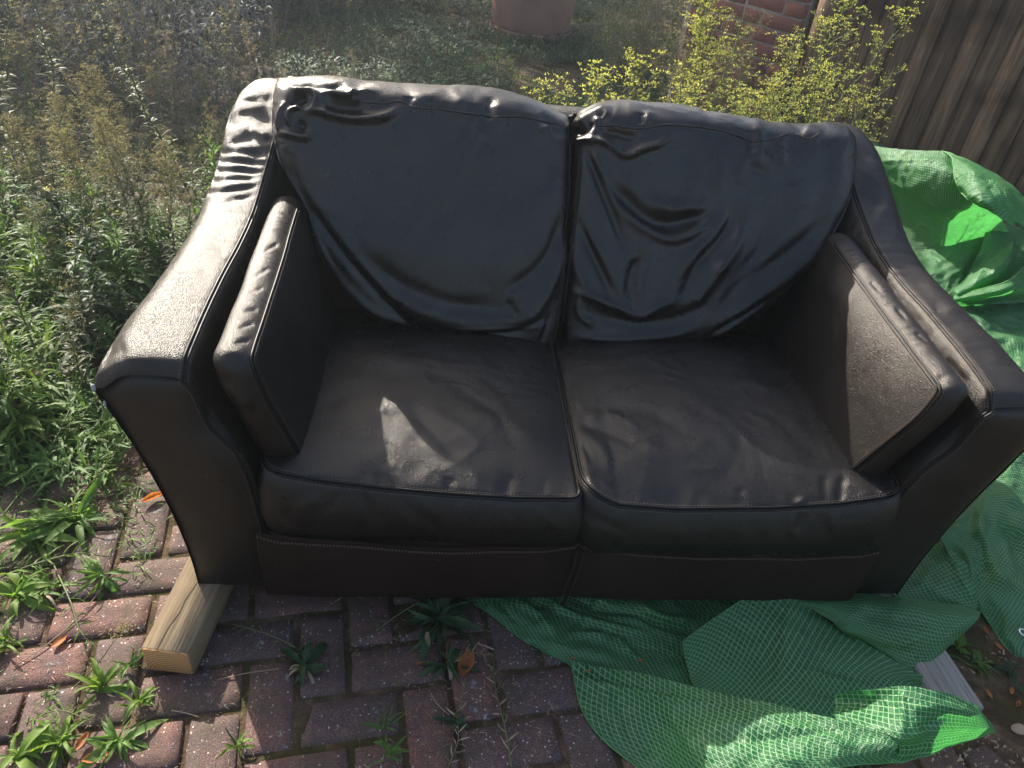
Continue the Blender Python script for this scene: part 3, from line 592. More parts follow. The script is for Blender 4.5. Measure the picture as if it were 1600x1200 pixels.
SB_R = [([(893, 205), (905, 190), (925, 178), (955, 165)], 6, .009), ([(898, 212), (915, 203), (925, 190)], 5, -.011), ([(895, 222), (918, 218), (930, 225)], 5, .010), ([(925, 200), (928, 215), (945, 222), (960, 232), (980, 243), (1005, 232), (1030, 225), (1048, 212)], 5.5, .012), ([(940, 205), (960, 208), (1000, 218)], 8, -.011), ([(925, 190), (940, 185), (952, 172)], 5, .006), ([(938, 178), (945, 190)], 5, -.006),
        ([(912, 235), (935, 285), (955, 330), (968, 365), (980, 395)], 6.5, -.011), ([(925, 235), (948, 285), (968, 335)], 5, .006), ([(944, 280), (975, 308), (1010, 340), (1045, 350), (1080, 343), (1118, 330)], 12, -.016), ([(960, 320), (1000, 352), (1045, 374), (1085, 362), (1115, 338)], 8, .012), ([(1010, 310), (1050, 325), (1110, 325)], 10, .007), ([(903, 345), (922, 390), (942, 430), (962, 475)], 8, -.011), ([(915, 355), (940, 400), (960, 440)], 6, .005), ([(895, 380), (905, 430), (925, 465)], 8, .006), ([(1000, 400), (988, 430), (982, 470)], 8, -.012), ([(1010, 400), (1000, 440), (998, 470)], 6, .006),
        ([(1148, 315), (1143, 350), (1120, 380), (1090, 415), (1075, 450), (1060, 475)], 9, -.014), ([(1130, 330), (1118, 365), (1090, 395), (1065, 430)], 8, .009), ([(1160, 340), (1150, 385), (1110, 440), (1085, 480)], 9, .010), ([(1200, 330), (1195, 380), (1160, 430), (1120, 480)], 11, -.010), ([(1190, 400), (1150, 440), (1110, 480)], 8, .006), ([(890, 455), (920, 462), (950, 475), (965, 480), (1000, 495), (1030, 478), (1060, 470)], 7, .013), ([(900, 485), (960, 500), (1020, 505), (1080, 490), (1130, 455)], 12, -.011), ([(905, 460), (905, 490), (930, 510)], 6, .006), ([(890, 525), (960, 530), (1040, 525), (1100, 510)], 7, .009), ([(1300, 370), (1250, 420), (1180, 470), (1110, 515)], 10, .012), ([(1300, 340), (1240, 390), (1170, 440)], 13, -.011), ([(1250, 430), (1180, 480), (1100, 530)], 5, -.008), ([(1230, 440), (1180, 485), (1110, 530)], 4, .006),
        ([(1090, 415), (1100, 430)], 10, .006), ([(1130, 410), (1120, 430)], 8, .008), ([(1095, 465), (1085, 475)], 8, .006), ([(1120, 240), (1130, 270), (1115, 300)], 9, .006), ([(1172, 240), (1160, 262), (1150, 290)], 9, .006), ([(1150, 225), (1158, 200)], 8, -.005), ([(1180, 185), (1187, 225), (1180, 262)], 8, .007), ([(1195, 230), (1215, 245)], 6, -.006), ([(1224, 220), (1219, 262)], 8, .006), ([(1168, 252), (1178, 262), (1206, 274)], 7, -.004), ([(1240, 210), (1232, 240)], 9, -.006), ([(1255, 200), (1285, 214)], 10, .006), ([(1170, 205), (1176, 240)], 7, -.008), ([(1040, 195), (1050, 220)], 9, .004), ([(1000, 175), (1002, 195)], 6, -.007), ([(1015, 172), (1012, 195)], 6, .005), ([(1300, 230), (1290, 300), (1260, 360)], 20, -.006), ([(1000, 380), (1015, 395)], 8, .004), ([(1240, 280), (1250, 330)], 16, .005),
        ([(905, 230), (900, 300), (888, 400)], 4, -.004), ([(1065, 325), (1080, 305), (1090, 270)], 9, .003)]
for st, ST, s, flap in ((TL, SB_L, -1, [(560, 160), (600, 162), (625, 158), (640, 166), (660, 170), (690, 172), (730, 178), (775, 183), (820, 184), (880, 197)]), (TR, SB_R, 1, [(935, 197), (965, 198), (1000, 202), (1040, 196), (1080, 198), (1120, 204), (1150, 212), (1180, 222), (1215, 215), (1240, 208), (1262, 218), (1290, 205), (1315, 212)])):
    G, nn = back_cushion(st, ST, s); bc = grid_part('back_cushion', G, M['leather'], sofa, None, closev=True)
    V = G.reshape(-1, 3); N_ = nn.reshape(-1, 3); ok = facing(G, nn).reshape(-1) > 0; px = project(V)
    def onto(path, step=3):
        pts = crs(np.array(path, float), len(path)*8); q = []; qn = []
        for p in pts:
            d2 = ((px-p)**2).sum(1)+(~ok)*1e6; j = np.argsort(d2)[:6]; wgt = 1/(d2[j]+.5); wgt /= wgt.sum(); q.append((V[j]*wgt[:, None]).sum(0)); qn.append((N_[j]*wgt[:, None]).sum(0))
        return np.array(q), np.array(qn)
    q, qn = onto(flap); q = crs(q[::2], len(q)); seam(sofa, 'flap_seam', q, nrm=qn, double=False, r=.0015, lift=.0006, soff=.0035)
    if s < 0: ctrp = [(896, 225), (895, 280), (888, 350), (880, 420), (872, 480), (866, 520), (860, 546)]
    else: ctrp = [(908, 232), (905, 300), (896, 370), (887, 430), (880, 490), (873, 525), (868, 548)]
    q, qn = onto(ctrp); q = crs(q[::4], 40); seam(sofa, 'side_seam', q, nrm=qn, r=.0022, gap=.003, lift=.001)
# ---- back of the sofa
zz = np.linspace(0, 1, 30); xx = np.linspace(-.69, .69, 80); sec = crs(np.array([(.80, .84), (.83, .872), (.87, .878), (.91, .86), (.935, .8), (.95, .5), (.95, .09)]), 40)
G = np.stack([np.repeat(xx[:, None], 40, 1), np.repeat(sec[None, :, 0], 80, 0), np.repeat(sec[None, :, 1], 80, 0)], -1); grid_part('backrest', G, M['leather_rough'], sofa, (0, .5, 1))
# stud on the outside of the arm by the tarpaulin
c = P(1359, 273, .80); V, F = tube(np.array([c+(0, 0, -.002), c+(0, 0, .001), c+(0, 0, .003), c+(0, 0, .0035)]), [.004, .004, .0025, .0002], 10); part('stud', V, F, M['metal'], sofa)

# ------------------------------------------------------------------ timbers under the sofa
def timber(name, a, d, L_, W_, H_, label, mat, endmat=None, z0=0.0):
    """a: front left bottom corner, d: unit dir"""
    d = np.array([d[0], d[1], 0.]); d /= np.linalg.norm(d); r = np.array([d[1], -d[0], 0]); e = empty(name, (a[0], a[1], z0), label, 'timber')
    e.rotation_euler = (0, 0, math.atan2(-d[0], d[1]))
    V, F = bevbox((0, 0, 0), (W_, L_, H_), .0035); nd = 1
    V = V+rng.normal(0, .0006, V.shape)
    add('beam', mk_mesh('beam', V, F, mat, smooth=False), e)
    return e
tb = timber('timber_beam', (-.872, -.153), (.13, 1), 1.25, .096, .076, 'sawn pine timber block sticking out under the left front corner of the sofa', M['timber'])
V, F = bevbox((.002, -.0012, .002), (.094, .004, .074), .002); add('end_grain', mk_mesh('end_grain', V, F, M['endgrain'], smooth=False), tb)
cb = Bag(); pth = resample(np.array([(.033, -.0008, .0764), (.034, .05, .0764), (.041, .09, .0764), (.04, .12, .0764), (.046, .16, .0764), (.047, .3, .0764)]), .006); w_ = .0012+.0007*rng.random(len(pth))
V = np.concatenate([pth-np.c_[w_, 0*w_, 0*w_], pth+np.c_[w_, 0*w_, 0*w_]]); k = len(pth); F = np.array([(i, i+k, i+1+k, i+1) for i in range(k-1)]); add('crack', mk_mesh('crack', V, F, M['crack']), tb)
timber('timber_beam', (.785, -.275), (-.10, 1), 1.0, .100, .04, 'weathered grey timber poking out from under the tarpaulin beside bare soil', M['timber_grey'])

# ------------------------------------------------------------------ ground, paving
gx = np.concatenate([np.linspace(-30, -3.2, 14)[:-1], np.linspace(-3.2, 2.6, 200), np.linspace(2.6, 30, 14)[1:]]); gy = np.concatenate([np.linspace(-12, -.9, 8)[:-1], np.linspace(-.9, 3.4, 150), np.linspace(3.4, 40, 26)[1:]])
X, Y = np.meshgrid(gx, gy, indexing='ij'); Vg = np.stack([X.ravel(), Y.ravel(), 0*X.ravel()], 1)
Z = -.0065+fbm(Vg, 7, 4)*.0035
fd = (Vg[:, 0]-1.5)*.577+(Vg[:, 1]-3.1)*.816   # distance beyond the fence line
soilw = np.clip((Vg[:, 0]-.70-.45*np.clip(-Vg[:, 1], 0, 1))/.10, 0, 1)*np.clip((1.2-Vg[:, 1])/.5, 0, 1)
Z += soilw*(.016+np.abs(fbm(Vg, 12, 4))*.012)+np.clip((fd+1.0)/1.0, 0, 1)**1.5*.16*np.clip(Vg[:, 0]-.6, 0, 1)
Vg[:, 2] = Z; ground = add('ground', mk_mesh('ground', Vg, gridF(len(gx), len(gy)), M['soil'])); ground['kind'] = 'structure'
def ground_z(x, y):
    f_ = (x-1.5)*.577+(y-3.1)*.816; return max(0, min(1, f_+1.0))**1.5*.16*max(0, min(1, x-.6))

paving = empty('paving', (0, 0, 0), kind='structure'); ang = math.radians(8.5); U = .1025
org = np.array([-.512, -.215]); ca, sa = math.cos(ang), math.sin(ang)
pmesh = []
def paver_vf(seed):
    r_ = np.random.default_rng(seed); xs_ = np.array([-.0975, -.093, -.07, -.035, 0, .035, .07, .093, .0975]); ys_ = np.array([-.0468, -.0425, -.015, .015, .0425, .0468]); V = np.array([(x, y, 0) for x in xs_ for y in ys_], float)
    ex = np.abs(V[:, 0]) > .095; ey = np.abs(V[:, 1]) > .045; e_ = ex | ey; V[e_, 2] -= .0045+np.abs(r_.normal(0, .002, e_.sum())); V[~e_, 2] += r_.normal(0, .0007, (~e_).sum())
    V[e_, :2] *= 1-np.abs(r_.normal(0, .018, (e_.sum(), 1))); V[ex & ey, :2] *= .965; F = gridF(9, 6); ring = [i*6 for i in range(9)]+[48+j for j in range(1, 6)]+[i*6+5 for i in range(7, -1, -1)]+[j for j in range(4, 0, -1)]
    n0 = len(V); sk = V[ring]*[1, 1, 0]+[0, 0, -.045]; V = np.vstack([V, sk]); m_ = len(ring); F2 = np.array([(ring[i], n0+i, n0+(i+1) % m_, ring[(i+1) % m_]) for i in range(m_)]); c_ = V[F2].mean(1); nn_ = np.cross(V[F2][:, 1]-V[F2][:, 0], V[F2][:, 3]-V[F2][:, 0])
    if (nn_[:, :2]*c_[:, :2]).sum() < 0: F2 = F2[:, ::-1]
    return V, np.vstack([F, F2])
for k in range(9):
    V, F = paver_vf(k); pmesh.append(mk_mesh('brick_paver', V, F, M['paver']))
cells = []
for i in range(-60, 60):
    for j in range(-20, 70):
        m_ = (i-j) % 4
        if m_ == 0: c = ((i+1)*U, (j+.5)*U); rot = 0
        elif m_ == 2: c = ((i+.5)*U, j*U); rot = math.pi/2
        else: continue
        cx, cy = c[0]-.5*U, c[1]-1.0*U
        wx, wy = org[0]+cx*ca-cy*sa, org[1]+cx*sa+cy*ca
        if not (-3.6 < wx < 1.6 and -.75 < wy < 5.2) or ((wx-1.5)*.577+(wy-3.1)*.816) > -.9: continue
        if wx > .74+.5*max(0, -wy) and wy < 1.5: continue
        q = project(np.array([[wx, wy, 0.]]))[0]; inv = -60 < q[0] < 1660 and -40 < q[1] < 1290
        hid = (-.76 < wx < .72 and .05 < wy < 1.9)  # under or behind the sofa
        d_ = np.linalg.norm(np.array([wx, wy, 0])-CAMPOS); cells.append((not inv or hid, d_, wx, wy, rot))
cells.sort(); rest = Bag(); nb = 0
for hidn, d_, wx, wy, rot in cells:
    if nb < 292 and not hidn and d_ < 3.6:
        o = add('brick_paver', pmesh[(nb*7) % 9], paving, (wx, wy, rng.normal(0, .0026))); o.rotation_euler = (rng.normal(0, .014), rng.normal(0, .012), ang+rot+rng.normal(0, .012)+(math.pi if nb % 2 else 0)); nb += 1
    else:
        V, F = bevbox((-.0985, -.0475, -.02), (.0985, .0475, 0), .0045); a_ = ang+rot+rng.normal(0, .01); R2 = np.array([[math.cos(a_), -math.sin(a_)], [math.sin(a_), math.cos(a_)]])
        V[:, :2] = V[:, :2]@R2.T+(wx, wy); V[:, 2] += rng.normal(0, .002); t = rng.random()
        rest.add(V, F[0], t); rest.F.append(F[1]+rest.n-len(V))
ro = add('brick_pavers_beyond', rest.mesh('brick_pavers_beyond', M['paver'], smooth=False), paving); ro['kind'] = 'stuff'

# ------------------------------------------------------------------ fence and brick wall
A = np.array([1.46, 3.12]); Bf = np.array([3.60, 1.50]); dv_ = (Bf-A)/np.linalg.norm(Bf-A); nv_ = np.array([dv_[1], -dv_[0]]); nv_ = nv_ if nv_@np.array([-1, -1]) > 0 else -nv_
fang = math.atan2(dv_[1], dv_[0])
fence = empty('board_fence', (A[0], A[1], 0), 'tall close-boarded timber fence of overlapping brown vertical boards behind the tarpaulin', 'fence', rz=fang)
L_ = np.linalg.norm(Bf-A); pitch = .098; nbd = int(L_/pitch)
for i in range(nbd):
    x = i*pitch; wd = .122+rng.normal(0, .004); th = .012; h = 1.85
    # feather-edge board: thick edge proud on the viewer's side
    z = np.linspace(-.05, h, 7); wob = np.cumsum(rng.normal(0, .0008, 7)); V = []
    ang_f = rng.normal(0, .004)
    for q, ww in zip(z, wob):
        V += [(x+ww+q*ang_f, .011, q), (x+wd+ww+q*ang_f, -.0005, q), (x+wd+ww+q*ang_f, -.015-.002*(i % 3), q), (x+ww+q*ang_f, -.001, q)]
    V = np.array(V); F = gridF(7, 4, closev=True); caps = np.array([(0, 1, 2, 3), (24, 27, 26, 25)])
    F = np.concatenate([F, caps]); V[:, 1] *= (1 if nv_@np.array([-math.sin(fang), math.cos(fang)]) < 0 else -1)
    o = add('board', mk_mesh('board', V, F, M['fence'], smooth=False), fence)
for zr in (.35, 1.4):
    V, F = bevbox((0, .016, zr), (L_, .06, zr+.07), .004); add('rail', mk_mesh('rail', V, F, M['fence'], smooth=False), fence)

W0 = P(1249, 60, 0); t0 = 4.45; W0 = CAMPOS+ray(1249, 40)*t0; wa = math.radians(129); wd = np.array([math.cos(wa), math.sin(wa)]); wall = empty('brick_wall', (W0[0], W0[1], 0), 'red brick garden wall with pale mortar meeting the timber fence', 'wall', rz=wa)
# local x runs away from the viewer, local -y or +y faces the viewer
sgn = 1 if (np.array([-math.sin(wa), math.cos(wa)])@(CAMPOS[:2]-W0[:2])) > 0 else -1
V, F = box_vf((0.004, -.10, -.05), (.70, -.004, 1.05)); V[:, 1] *= sgn; add('mortar_bed', mk_mesh('mortar_bed', V, F if sgn > 0 else F[:, ::-1], M['mortar'], smooth=False), wall)
bm = {}
for nm, ln in (('stretcher', .215), ('header', .1025)):
    V, F = bevbox((0, -.05, 0), (ln, .0, .065), .003); V = V+rng.normal(0, .0007, V.shape); bm[nm] = mk_mesh('brick', V, F, M['brick'], smooth=False)
nbk = 0
for row in range(14):
    x = 0.0 if row % 2 else .0; k = row % 2
    seq_ = [('header', 'stretcher'), ('stretcher', 'header')][row % 2]; i = 0
    while x < .60 and nbk < 290:
        t = seq_[i % 2]; ln = .215 if t == 'stretcher' else .1025
        o = add('brick', bm[t], wall, (x, rng.normal(0, .0015), .01+row*.075)); o.rotation_euler = (0, 0, rng.normal(0, .006)); nbk += 1
        x += ln+.0105; i += 1
V, F = box_vf((-.10, -.16, -.05), (-.02, -.09, 1.25)); V[:, 1] *= sgn; post = add('fence_post', mk_mesh('fence_post', V, F if sgn > 0 else F[:, ::-1], M['fence'], smooth=False)); post.location = (W0[0], W0[1], 0); post.rotation_euler = (0, 0, wa)
tag(post, 'dark weathered post standing between the brick wall and the fence', 'post')

# ------------------------------------------------------------------ terracotta pot
pc = P(828, 52, 0); pot = empty('terracotta_pot', tuple(pc), 'large weathered terracotta pot standing in the weeds at the back', 'pot')
def lathe(pr, k=64):
    pr = np.array(pr, float); th = np.arange(k)/k*2*np.pi; V = np.stack([pr[:, 0:1]*np.cos(th), pr[:, 0:1]*np.sin(th), np.repeat(pr[:, 1:2], k, 1)], -1); return V.reshape(-1, 3), gridF(len(pr), k, closev=True)[:, ::-1]
pr = crs(np.array([(.30, .05), (.315, .09), (.335, .2), (.355, .35), (.375, .5), (.39, .60)]), 24); pr = np.vstack([pr, [(.41, .605), (.42, .615), (.42, .67), (.412, .68), (.375, .68), (.37, .6), (.33, .2), (.0, .18)]])
V, F = lathe(pr); V[:, 2] += fbm(V, 3, 2)*.004; add('pot_body', mk_mesh('pot_body', V, F, M['terracotta']), pot)
V, F = lathe([(.0, .0), (.325, .0), (.34, .02), (.345, .055), (.335, .062), (.325, .05), (0, .045)]); add('saucer', mk_mesh('saucer', V, F, M['terracotta']), pot)

# ------------------------------------------------------------------ tarpaulin
tarp = empty('tarpaulin', (.9, .2, 0), 'crumpled green tarpaulin with a pale grid weave, bunched under and beside the sofa', 'tarpaulin')
def net(rows, nu, nv, seed=0, amp=.004, ST=(), uvo=(0, 0), rot=0., name='sheet', sc=9):
    C_ = np.array([[P(*c) if len(c) == 3 else np.array(c[1:]) for c in r] for r in rows]); G = crs(crs(C_, nu), nv, axis=1)
    nn = normals(G); 
    if (nn*(CAMPOS-G)).sum() < 0: nn = -nn
    V = G.reshape(-1, 3); vv = V+np.array([seed*3.1, seed*1.7, 0]); vw = vv+fbm(vv, 5, 2)[:, None]*.05; d = fbm(vw, sc, 3)*amp+np.abs(vnoise(vw@np.array([[.8, .6, 0], [-.6, .8, 0], [0, 0, 1.]])*np.array([26, 9, 14])))*-amp*1.1+np.abs(vnoise(vw@np.array([[.5, -.87, 0], [.87, .5, 0], [0, 0, 1.]])*np.array([24, 8, 14])+9))*-amp*.9-np.abs(vnoise(vv*48+3))*amp*.35
    G = G+nn*d.reshape(G.shape[:2]+(1,)); G = strokes(G, ST, nn); G[..., 2] = np.maximum(G[..., 2], .004)
    du = np.linalg.norm(np.diff(G, axis=0), axis=-1); dv = np.linalg.norm(np.diff(G, axis=1), axis=-1)
    u = np.r_[0, np.cumsum(du.mean(1))][:, None]+0*G[..., 0]; v = np.concatenate([np.zeros((nu, 1)), np.cumsum(dv, 1)], 1); v = v*.7+.3*np.r_[0, np.cumsum(dv.mean(0))][None]
    c, s = math.cos(rot), math.sin(rot); uv = np.stack([(c*u-s*v)+uvo[0], (s*u+c*v)+uvo[1]], -1).reshape(-1, 2)
    F = gridF(nu, nv); q = G.reshape(-1, 3)[F]
    if (np.cross(q[:, 1]-q[:, 0], q[:, 3]-q[:, 0])*(CAMPOS-q[:, 0])).sum() < 0: F = F[:, ::-1]
    o = part(name, G.reshape(-1, 3), F, M['tarp'], tarp, uv=uv); return G
def hem(G1, r=.0014):
    V, F = tube(resample(G1, .012), r, 5); part('hem', V, F, M['tarp_hem'], tarp, tint=np.full(len(V), .3))
# A: spread flat in front of the sofa
net([[(700, 905, .012), (800, 905, .02), (900, 908, .02), (1000, 905, .03), (1100, 905, .04), (1250, 900, .05)],
     [(722, 930, .010), (800, 945, .016), (900, 945, .012), (1000, 945, .035), (1090, 945, .02), (1200, 950, .05)],
     [(768, 962, .008), (835, 975, .02), (925, 985, .012), (1010, 985, .02), (1090, 985, .012), (1200, 995, .03)],
     [(820, 1003, .006), (870, 1008, .015), (945, 1020, .018), (1020, 1030, .012), (1090, 1040, .010), (1200, 1050, .02)],
     [(893, 1042, .005), (905, 1050, .006), (960, 1065, .006), (1040, 1085, .006), (1100, 1095, .006), (1200, 1110, .006)]], 150, 190, 1, .006,
    [([(850, 925), (880, 955), (940, 975), (1010, 990)], 6, .012), ([(870, 925), (930, 950), (1000, 960), (1060, 985)], 6, -.010), ([(900, 925), (925, 940), (960, 945)], 6, .008), ([(1000, 930), (1005, 950), (1040, 968), (1090, 970)], 7, .014), ([(1005, 965), (1050, 980), (1090, 985)], 6, -.012), ([(800, 930), (850, 970), (870, 1000)], 7, .009), ([(770, 930), (810, 975)], 5, -.005), ([(880, 990), (960, 995), (1040, 1020)], 6, .008), ([(940, 1005), (960, 990), (1000, 1010), (1060, 1030)], 7, -.009), ([(970, 1000), (985, 1020)], 5, .007), ([(890, 1020), (960, 1040), (1040, 1060)], 6, -.006), ([(960, 930), (920, 950)], 5, .007)], name='front_spread', rot=.5)
# B: lower flap, partly in the sun
g = net([[(893, 1032, 0.022), (980, 1048, 0.045), (1080, 1070, 0.110), (1200, 1095, 0.145), (1310, 1124, 0.175), (1411, 1149, 0.205), (1480, 1130, 0.175), (1555, 1130, 0.145)][:6],
     [(900, 1075, 0.014), (985, 1080, 0.040), (1085, 1095, 0.110), (1200, 1115, 0.150), (1310, 1138, 0.175), (1405, 1160, 0.195)],
     [(912, 1115, 0.008), (1000, 1120, 0.035), (1095, 1130, 0.115), (1200, 1145, 0.155), (1310, 1158, 0.180), (1400, 1172, 0.185)],
     [(945, 1160, 0.005), (1020, 1165, 0.030), (1100, 1175, 0.120), (1200, 1185, 0.160), (1300, 1182, 0.175), (1395, 1184, 0.170)],
     [(1000, 1205, 0.004), (1050, 1225, 0.020), (1120, 1240, 0.105), (1210, 1230, 0.150), (1295, 1203, 0.165), (1392, 1194, 0.155)]], 120, 190, 2, .005,
    [([(905, 1060), (990, 1080), (1060, 1095), (1120, 1100)], 6, .006), ([(940, 1060), (960, 1110), (980, 1160)], 7, .005), ([(1040, 1085), (1055, 1130), (1090, 1180)], 8, .005), ([(1180, 1130), (1260, 1140), (1330, 1165)], 6, .005), ([(1150, 1160), (1240, 1150), (1320, 1140)], 6, -.005), ([(1200, 1180), (1260, 1190)], 8, .004)], name='lower_flap', rot=.42, uvo=(.3, .1))
hem(g[:, 0]); hem(g[-1])
# C: sunlit turned corner
g = net([[(1300, 1086, 0.135), (1350, 1078, 0.185), (1411, 1072, 0.235), (1455, 1078, 0.245), (1492, 1086, 0.225), (1528, 1104, 0.195)],
     [(1305, 1098, 0.135), (1355, 1100, 0.165), (1411, 1100, 0.225), (1462, 1104, 0.235), (1508, 1110, 0.210), (1540, 1120, 0.175)],
     [(1310, 1122, 0.165), (1360, 1135, 0.185), (1411, 1149, 0.207), (1465, 1140, 0.205), (1515, 1136, 0.185), (1556, 1138, 0.150)],
     [(1395, 1160, 0.175), (1400, 1163, 0.180), (1411, 1168, 0.185), (1462, 1160, 0.180), (1512, 1150, 0.165), (1556, 1142, 0.145)],
     [(1380, 1190, 0.155), (1395, 1192, 0.155), (1411, 1192, 0.155), (1460, 1178, 0.155), (1505, 1162, 0.150), (1560, 1146, 0.135)]], 90, 120, 3, .0035,
    [([(1411, 1074), (1411, 1110), (1411, 1149)], 5, .006), ([(1411, 1110), (1470, 1105), (1530, 1120)], 7, .004), ([(1430, 1140), (1480, 1120)], 6, -.004)], name='turned_corner', rot=.1, uvo=(.5, .3))
hem(g[:, -1]); hem(g[-1])
# E: stiff standing fold
g = net([[(1066, 1003, .055), (1125, 960, .080), (1185, 926, .100), (1237, 928, .105), (1262, 945, .085), (1312, 978, .06), (1400, 1034, .045), (1462, 1066, .04)],
     [(1070, 1030, .035), (1125, 1000, .055), (1185, 980, .070), (1226, 985, .078), (1260, 1000, .07), (1315, 1020, .05), (1403, 1050, .035), (1452, 1072, .03)],
     [(1078, 1056, .02), (1132, 1045, .03), (1185, 1035, .040), (1215, 1045, .045), (1260, 1052, .045), (1315, 1058, .03), (1407, 1066, .025), (1445, 1080, .02)],
     [(1085, 1080, .008), (1140, 1092, .008), (1185, 1102, .010), (1207, 1108, .012), (1262, 1118, .012), (1312, 1128, .010), (1411, 1120, .010), (1440, 1120, .01)]], 110, 210, 4, .0035,
    [([(1236, 930), (1225, 985), (1208, 1094)], 5, .007), ([(1245, 945), (1300, 970), (1345, 1005)], 6, -.005), ([(1240, 1040), (1300, 1060), (1360, 1075)], 6, .006), ([(1230, 1060), (1290, 1085), (1350, 1080)], 5, -.005)], name='standing_fold', rot=.85, uvo=(.1, .6))
hem(g[0, :100])
# F: band across the top of the fold
net([[(1170, 915, .08), (1235, 920, .085), (1330, 925, .08), (1430, 935, .075), (1500, 945, .07), (1534, 954, .07)],
     [(1215, 935, .09), (1250, 937, .10), (1335, 945, .10), (1430, 955, .095), (1490, 965, .09), (1528, 968, .08)],
     [(1255, 950, .085), (1290, 960, .085), (1340, 975, .09), (1420, 992, .09), (1470, 1000, .07), (1508, 990, .06)],
     [(1290, 968, .065), (1325, 988, .065), (1370, 1010, .06), (1420, 1030, .05), (1455, 1030, .045), (1478, 1016, .045)],
     [(1320, 985, .03), (1355, 1010, .03), (1395, 1036, .03), (1430, 1059, .03), (1442, 1050, .03), (1455, 1038, .03)]], 110, 150, 5, .004,
    [([(1280, 985), (1330, 985), (1400, 1005), (1450, 990)], 7, .006), ([(1330, 950), (1400, 970), (1500, 970)], 8, -.004)], name='top_band', rot=.05, uvo=(.7, .2))
# G: dark folds tight against the arm
net([[(1370, 905, .05), (1440, 860, .06), (1480, 830, .08), (1510, 800, .11)],
     [(1390, 925, .05), (1440, 905, .07), (1485, 860, .10), (1530, 810, .13)],
     [(1420, 940, .05), (1460, 935, .06), (1505, 905, .09), (1540, 850, .12)],
     [(1450, 950, .05), (1490, 950, .05), (1525, 945, .06), (1545, 910, .08)],
     [(1460, 985, .02), (1500, 970, .02), (1532, 962, .03), (1550, 950, .05)]], 90, 90, 6, .006, [([(1420, 900), (1470, 930), (1520, 950)], 6, .006), ([(1475, 850), (1500, 900), (1528, 950)], 7, .01)], name='side_fold', rot=.3, uvo=(.9, .9))
# H: long drape down the right side
g = net([[(1470, 835, .12), (1560, 745, .17), (1620, 690, .2), (1700, 640, .2), (1800, 600, .15)],
     [(1478, 850, .11), (1560, 790, .16), (1620, 750, .16), (1700, 700, .16), (1810, 680, .10)],
     [(1495, 885, .085), (1555, 860, .12), (1620, 840, .12), (1700, 800, .12), (1810, 780, .06)],
     [(1520, 930, .06), (1560, 920, .09), (1620, 905, .08), (1690, 890, .06), (1800, 860, .04)],
     [(1540, 965, .03), (1575, 960, .06), (1625, 960, .05), (1690, 950, .03), (1790, 930, .02)],
     [(1570, 1010, .012), (1590, 1010, .03), (1630, 1010, .03), (1690, 1010, .02), (1780, 1000, .008)],
     [(1597, 1033, .006), (1615, 1035, .006), (1650, 1040, .006), (1700, 1045, .005), (1770, 1050, .005)]], 150, 130, 7, .007,
    [([(1480, 840), (1510, 870), (1525, 930), (1560, 990)], 7, .014), ([(1500, 835), (1530, 850), (1545, 900)], 8, -.010), ([(1540, 770), (1530, 820), (1545, 870), (1570, 930)], 9, .014), ([(1560, 800), (1590, 860), (1600, 900)], 8, -.012), ([(1570, 760), (1590, 800), (1600, 860)], 8, .012), ([(1545, 900), (1600, 920)], 8, .01), ([(1510, 830), (1530, 880)], 6, .007)], name='side_drape', rot=.9, uvo=(1.4, .2))
hem(g[:, 0], .0022); hem(g[-1])
# I: bank of sheet rising behind the arm
net([[(1330, 222, .36), (1400, 232, .44), (1470, 236, .50), (1502, 250, .50), (1530, 262, .46)],
     [(1345, 252, .31), (1410, 262, .40), (1475, 268, .46), (1512, 290, .43), (1545, 300, .39)],
     [(1370, 300, .19), (1420, 312, .27), (1470, 320, .33), (1515, 330, .32), (1560, 335, .29)],
     [(1400, 360, .08), (1440, 365, .14), (1480, 365, .19), (1520, 358, .21), (1570, 350, .22)],
     [(1420, 410, .03), (1455, 400, .07), (1490, 390, .11), (1525, 375, .14), (1580, 365, .17)],
     [(1430, 450, .01), (1470, 430, .03), (1510, 415, .05), (1540, 400, .08), (1590, 380, .10)]], 130, 130, 8, .005,
    [([(1370, 252), (1420, 250), (1480, 250)], 3, .006), ([(1480, 240), (1500, 270), (1505, 300)], 6, -.012), ([(1400, 330), (1460, 345), (1530, 340)], 14, -.012), ([(1380, 290), (1450, 290)], 14, .008)], name='standing_bank', rot=.12, uvo=(.2, 1.4))
V, F = tube(resample(np.array([P(*c) for c in [(1362, 254, .335), (1385, 251, .36), (1420, 250, .42), (1468, 249, .475)]]), .006), .004, 6); part('hem', V, F, M['tarp_hem'], tarp, tint=np.full(len(V), .3))
g = net([[(1472, 234, 0.505), (1500, 245, 0.515), (1530, 258, 0.510), (1562, 275, 0.490), (1590, 298, 0.460), (1625, 330, 0.410)],
     [(1486, 245, 0.510), (1515, 262, 0.530), (1545, 276, 0.520), (1572, 292, 0.500), (1592, 318, 0.460), (1620, 350, 0.390)],
     [(1490, 262, 0.500), (1518, 282, 0.515), (1548, 298, 0.510), (1572, 312, 0.485), (1592, 335, 0.430), (1612, 362, 0.370)],
     [(1492, 285, 0.470), (1518, 305, 0.480), (1545, 318, 0.480), (1570, 330, 0.450), (1589, 346, 0.410), (1606, 372, 0.350)],
     [(1500, 302, 0.440), (1522, 314, 0.450), (1546, 328, 0.450), (1568, 342, 0.430), (1586, 352, 0.390), (1600, 350, 0.370)]], 90, 110, 9, .004,
    [([(1500, 300), (1530, 316), (1560, 338)], 4, .008), ([(1540, 280), (1560, 310), (1575, 340)], 6, -.008), ([(1500, 262), (1560, 290), (1590, 330)], 7, .006), ([(1575, 340), (1585, 320)], 5, .008)], name='folded_flap', rot=1.1, uvo=(.8, 1.2))
hem(g[:, 0], .0025); hem(g[-1], .0025); hem(g[0], .002)
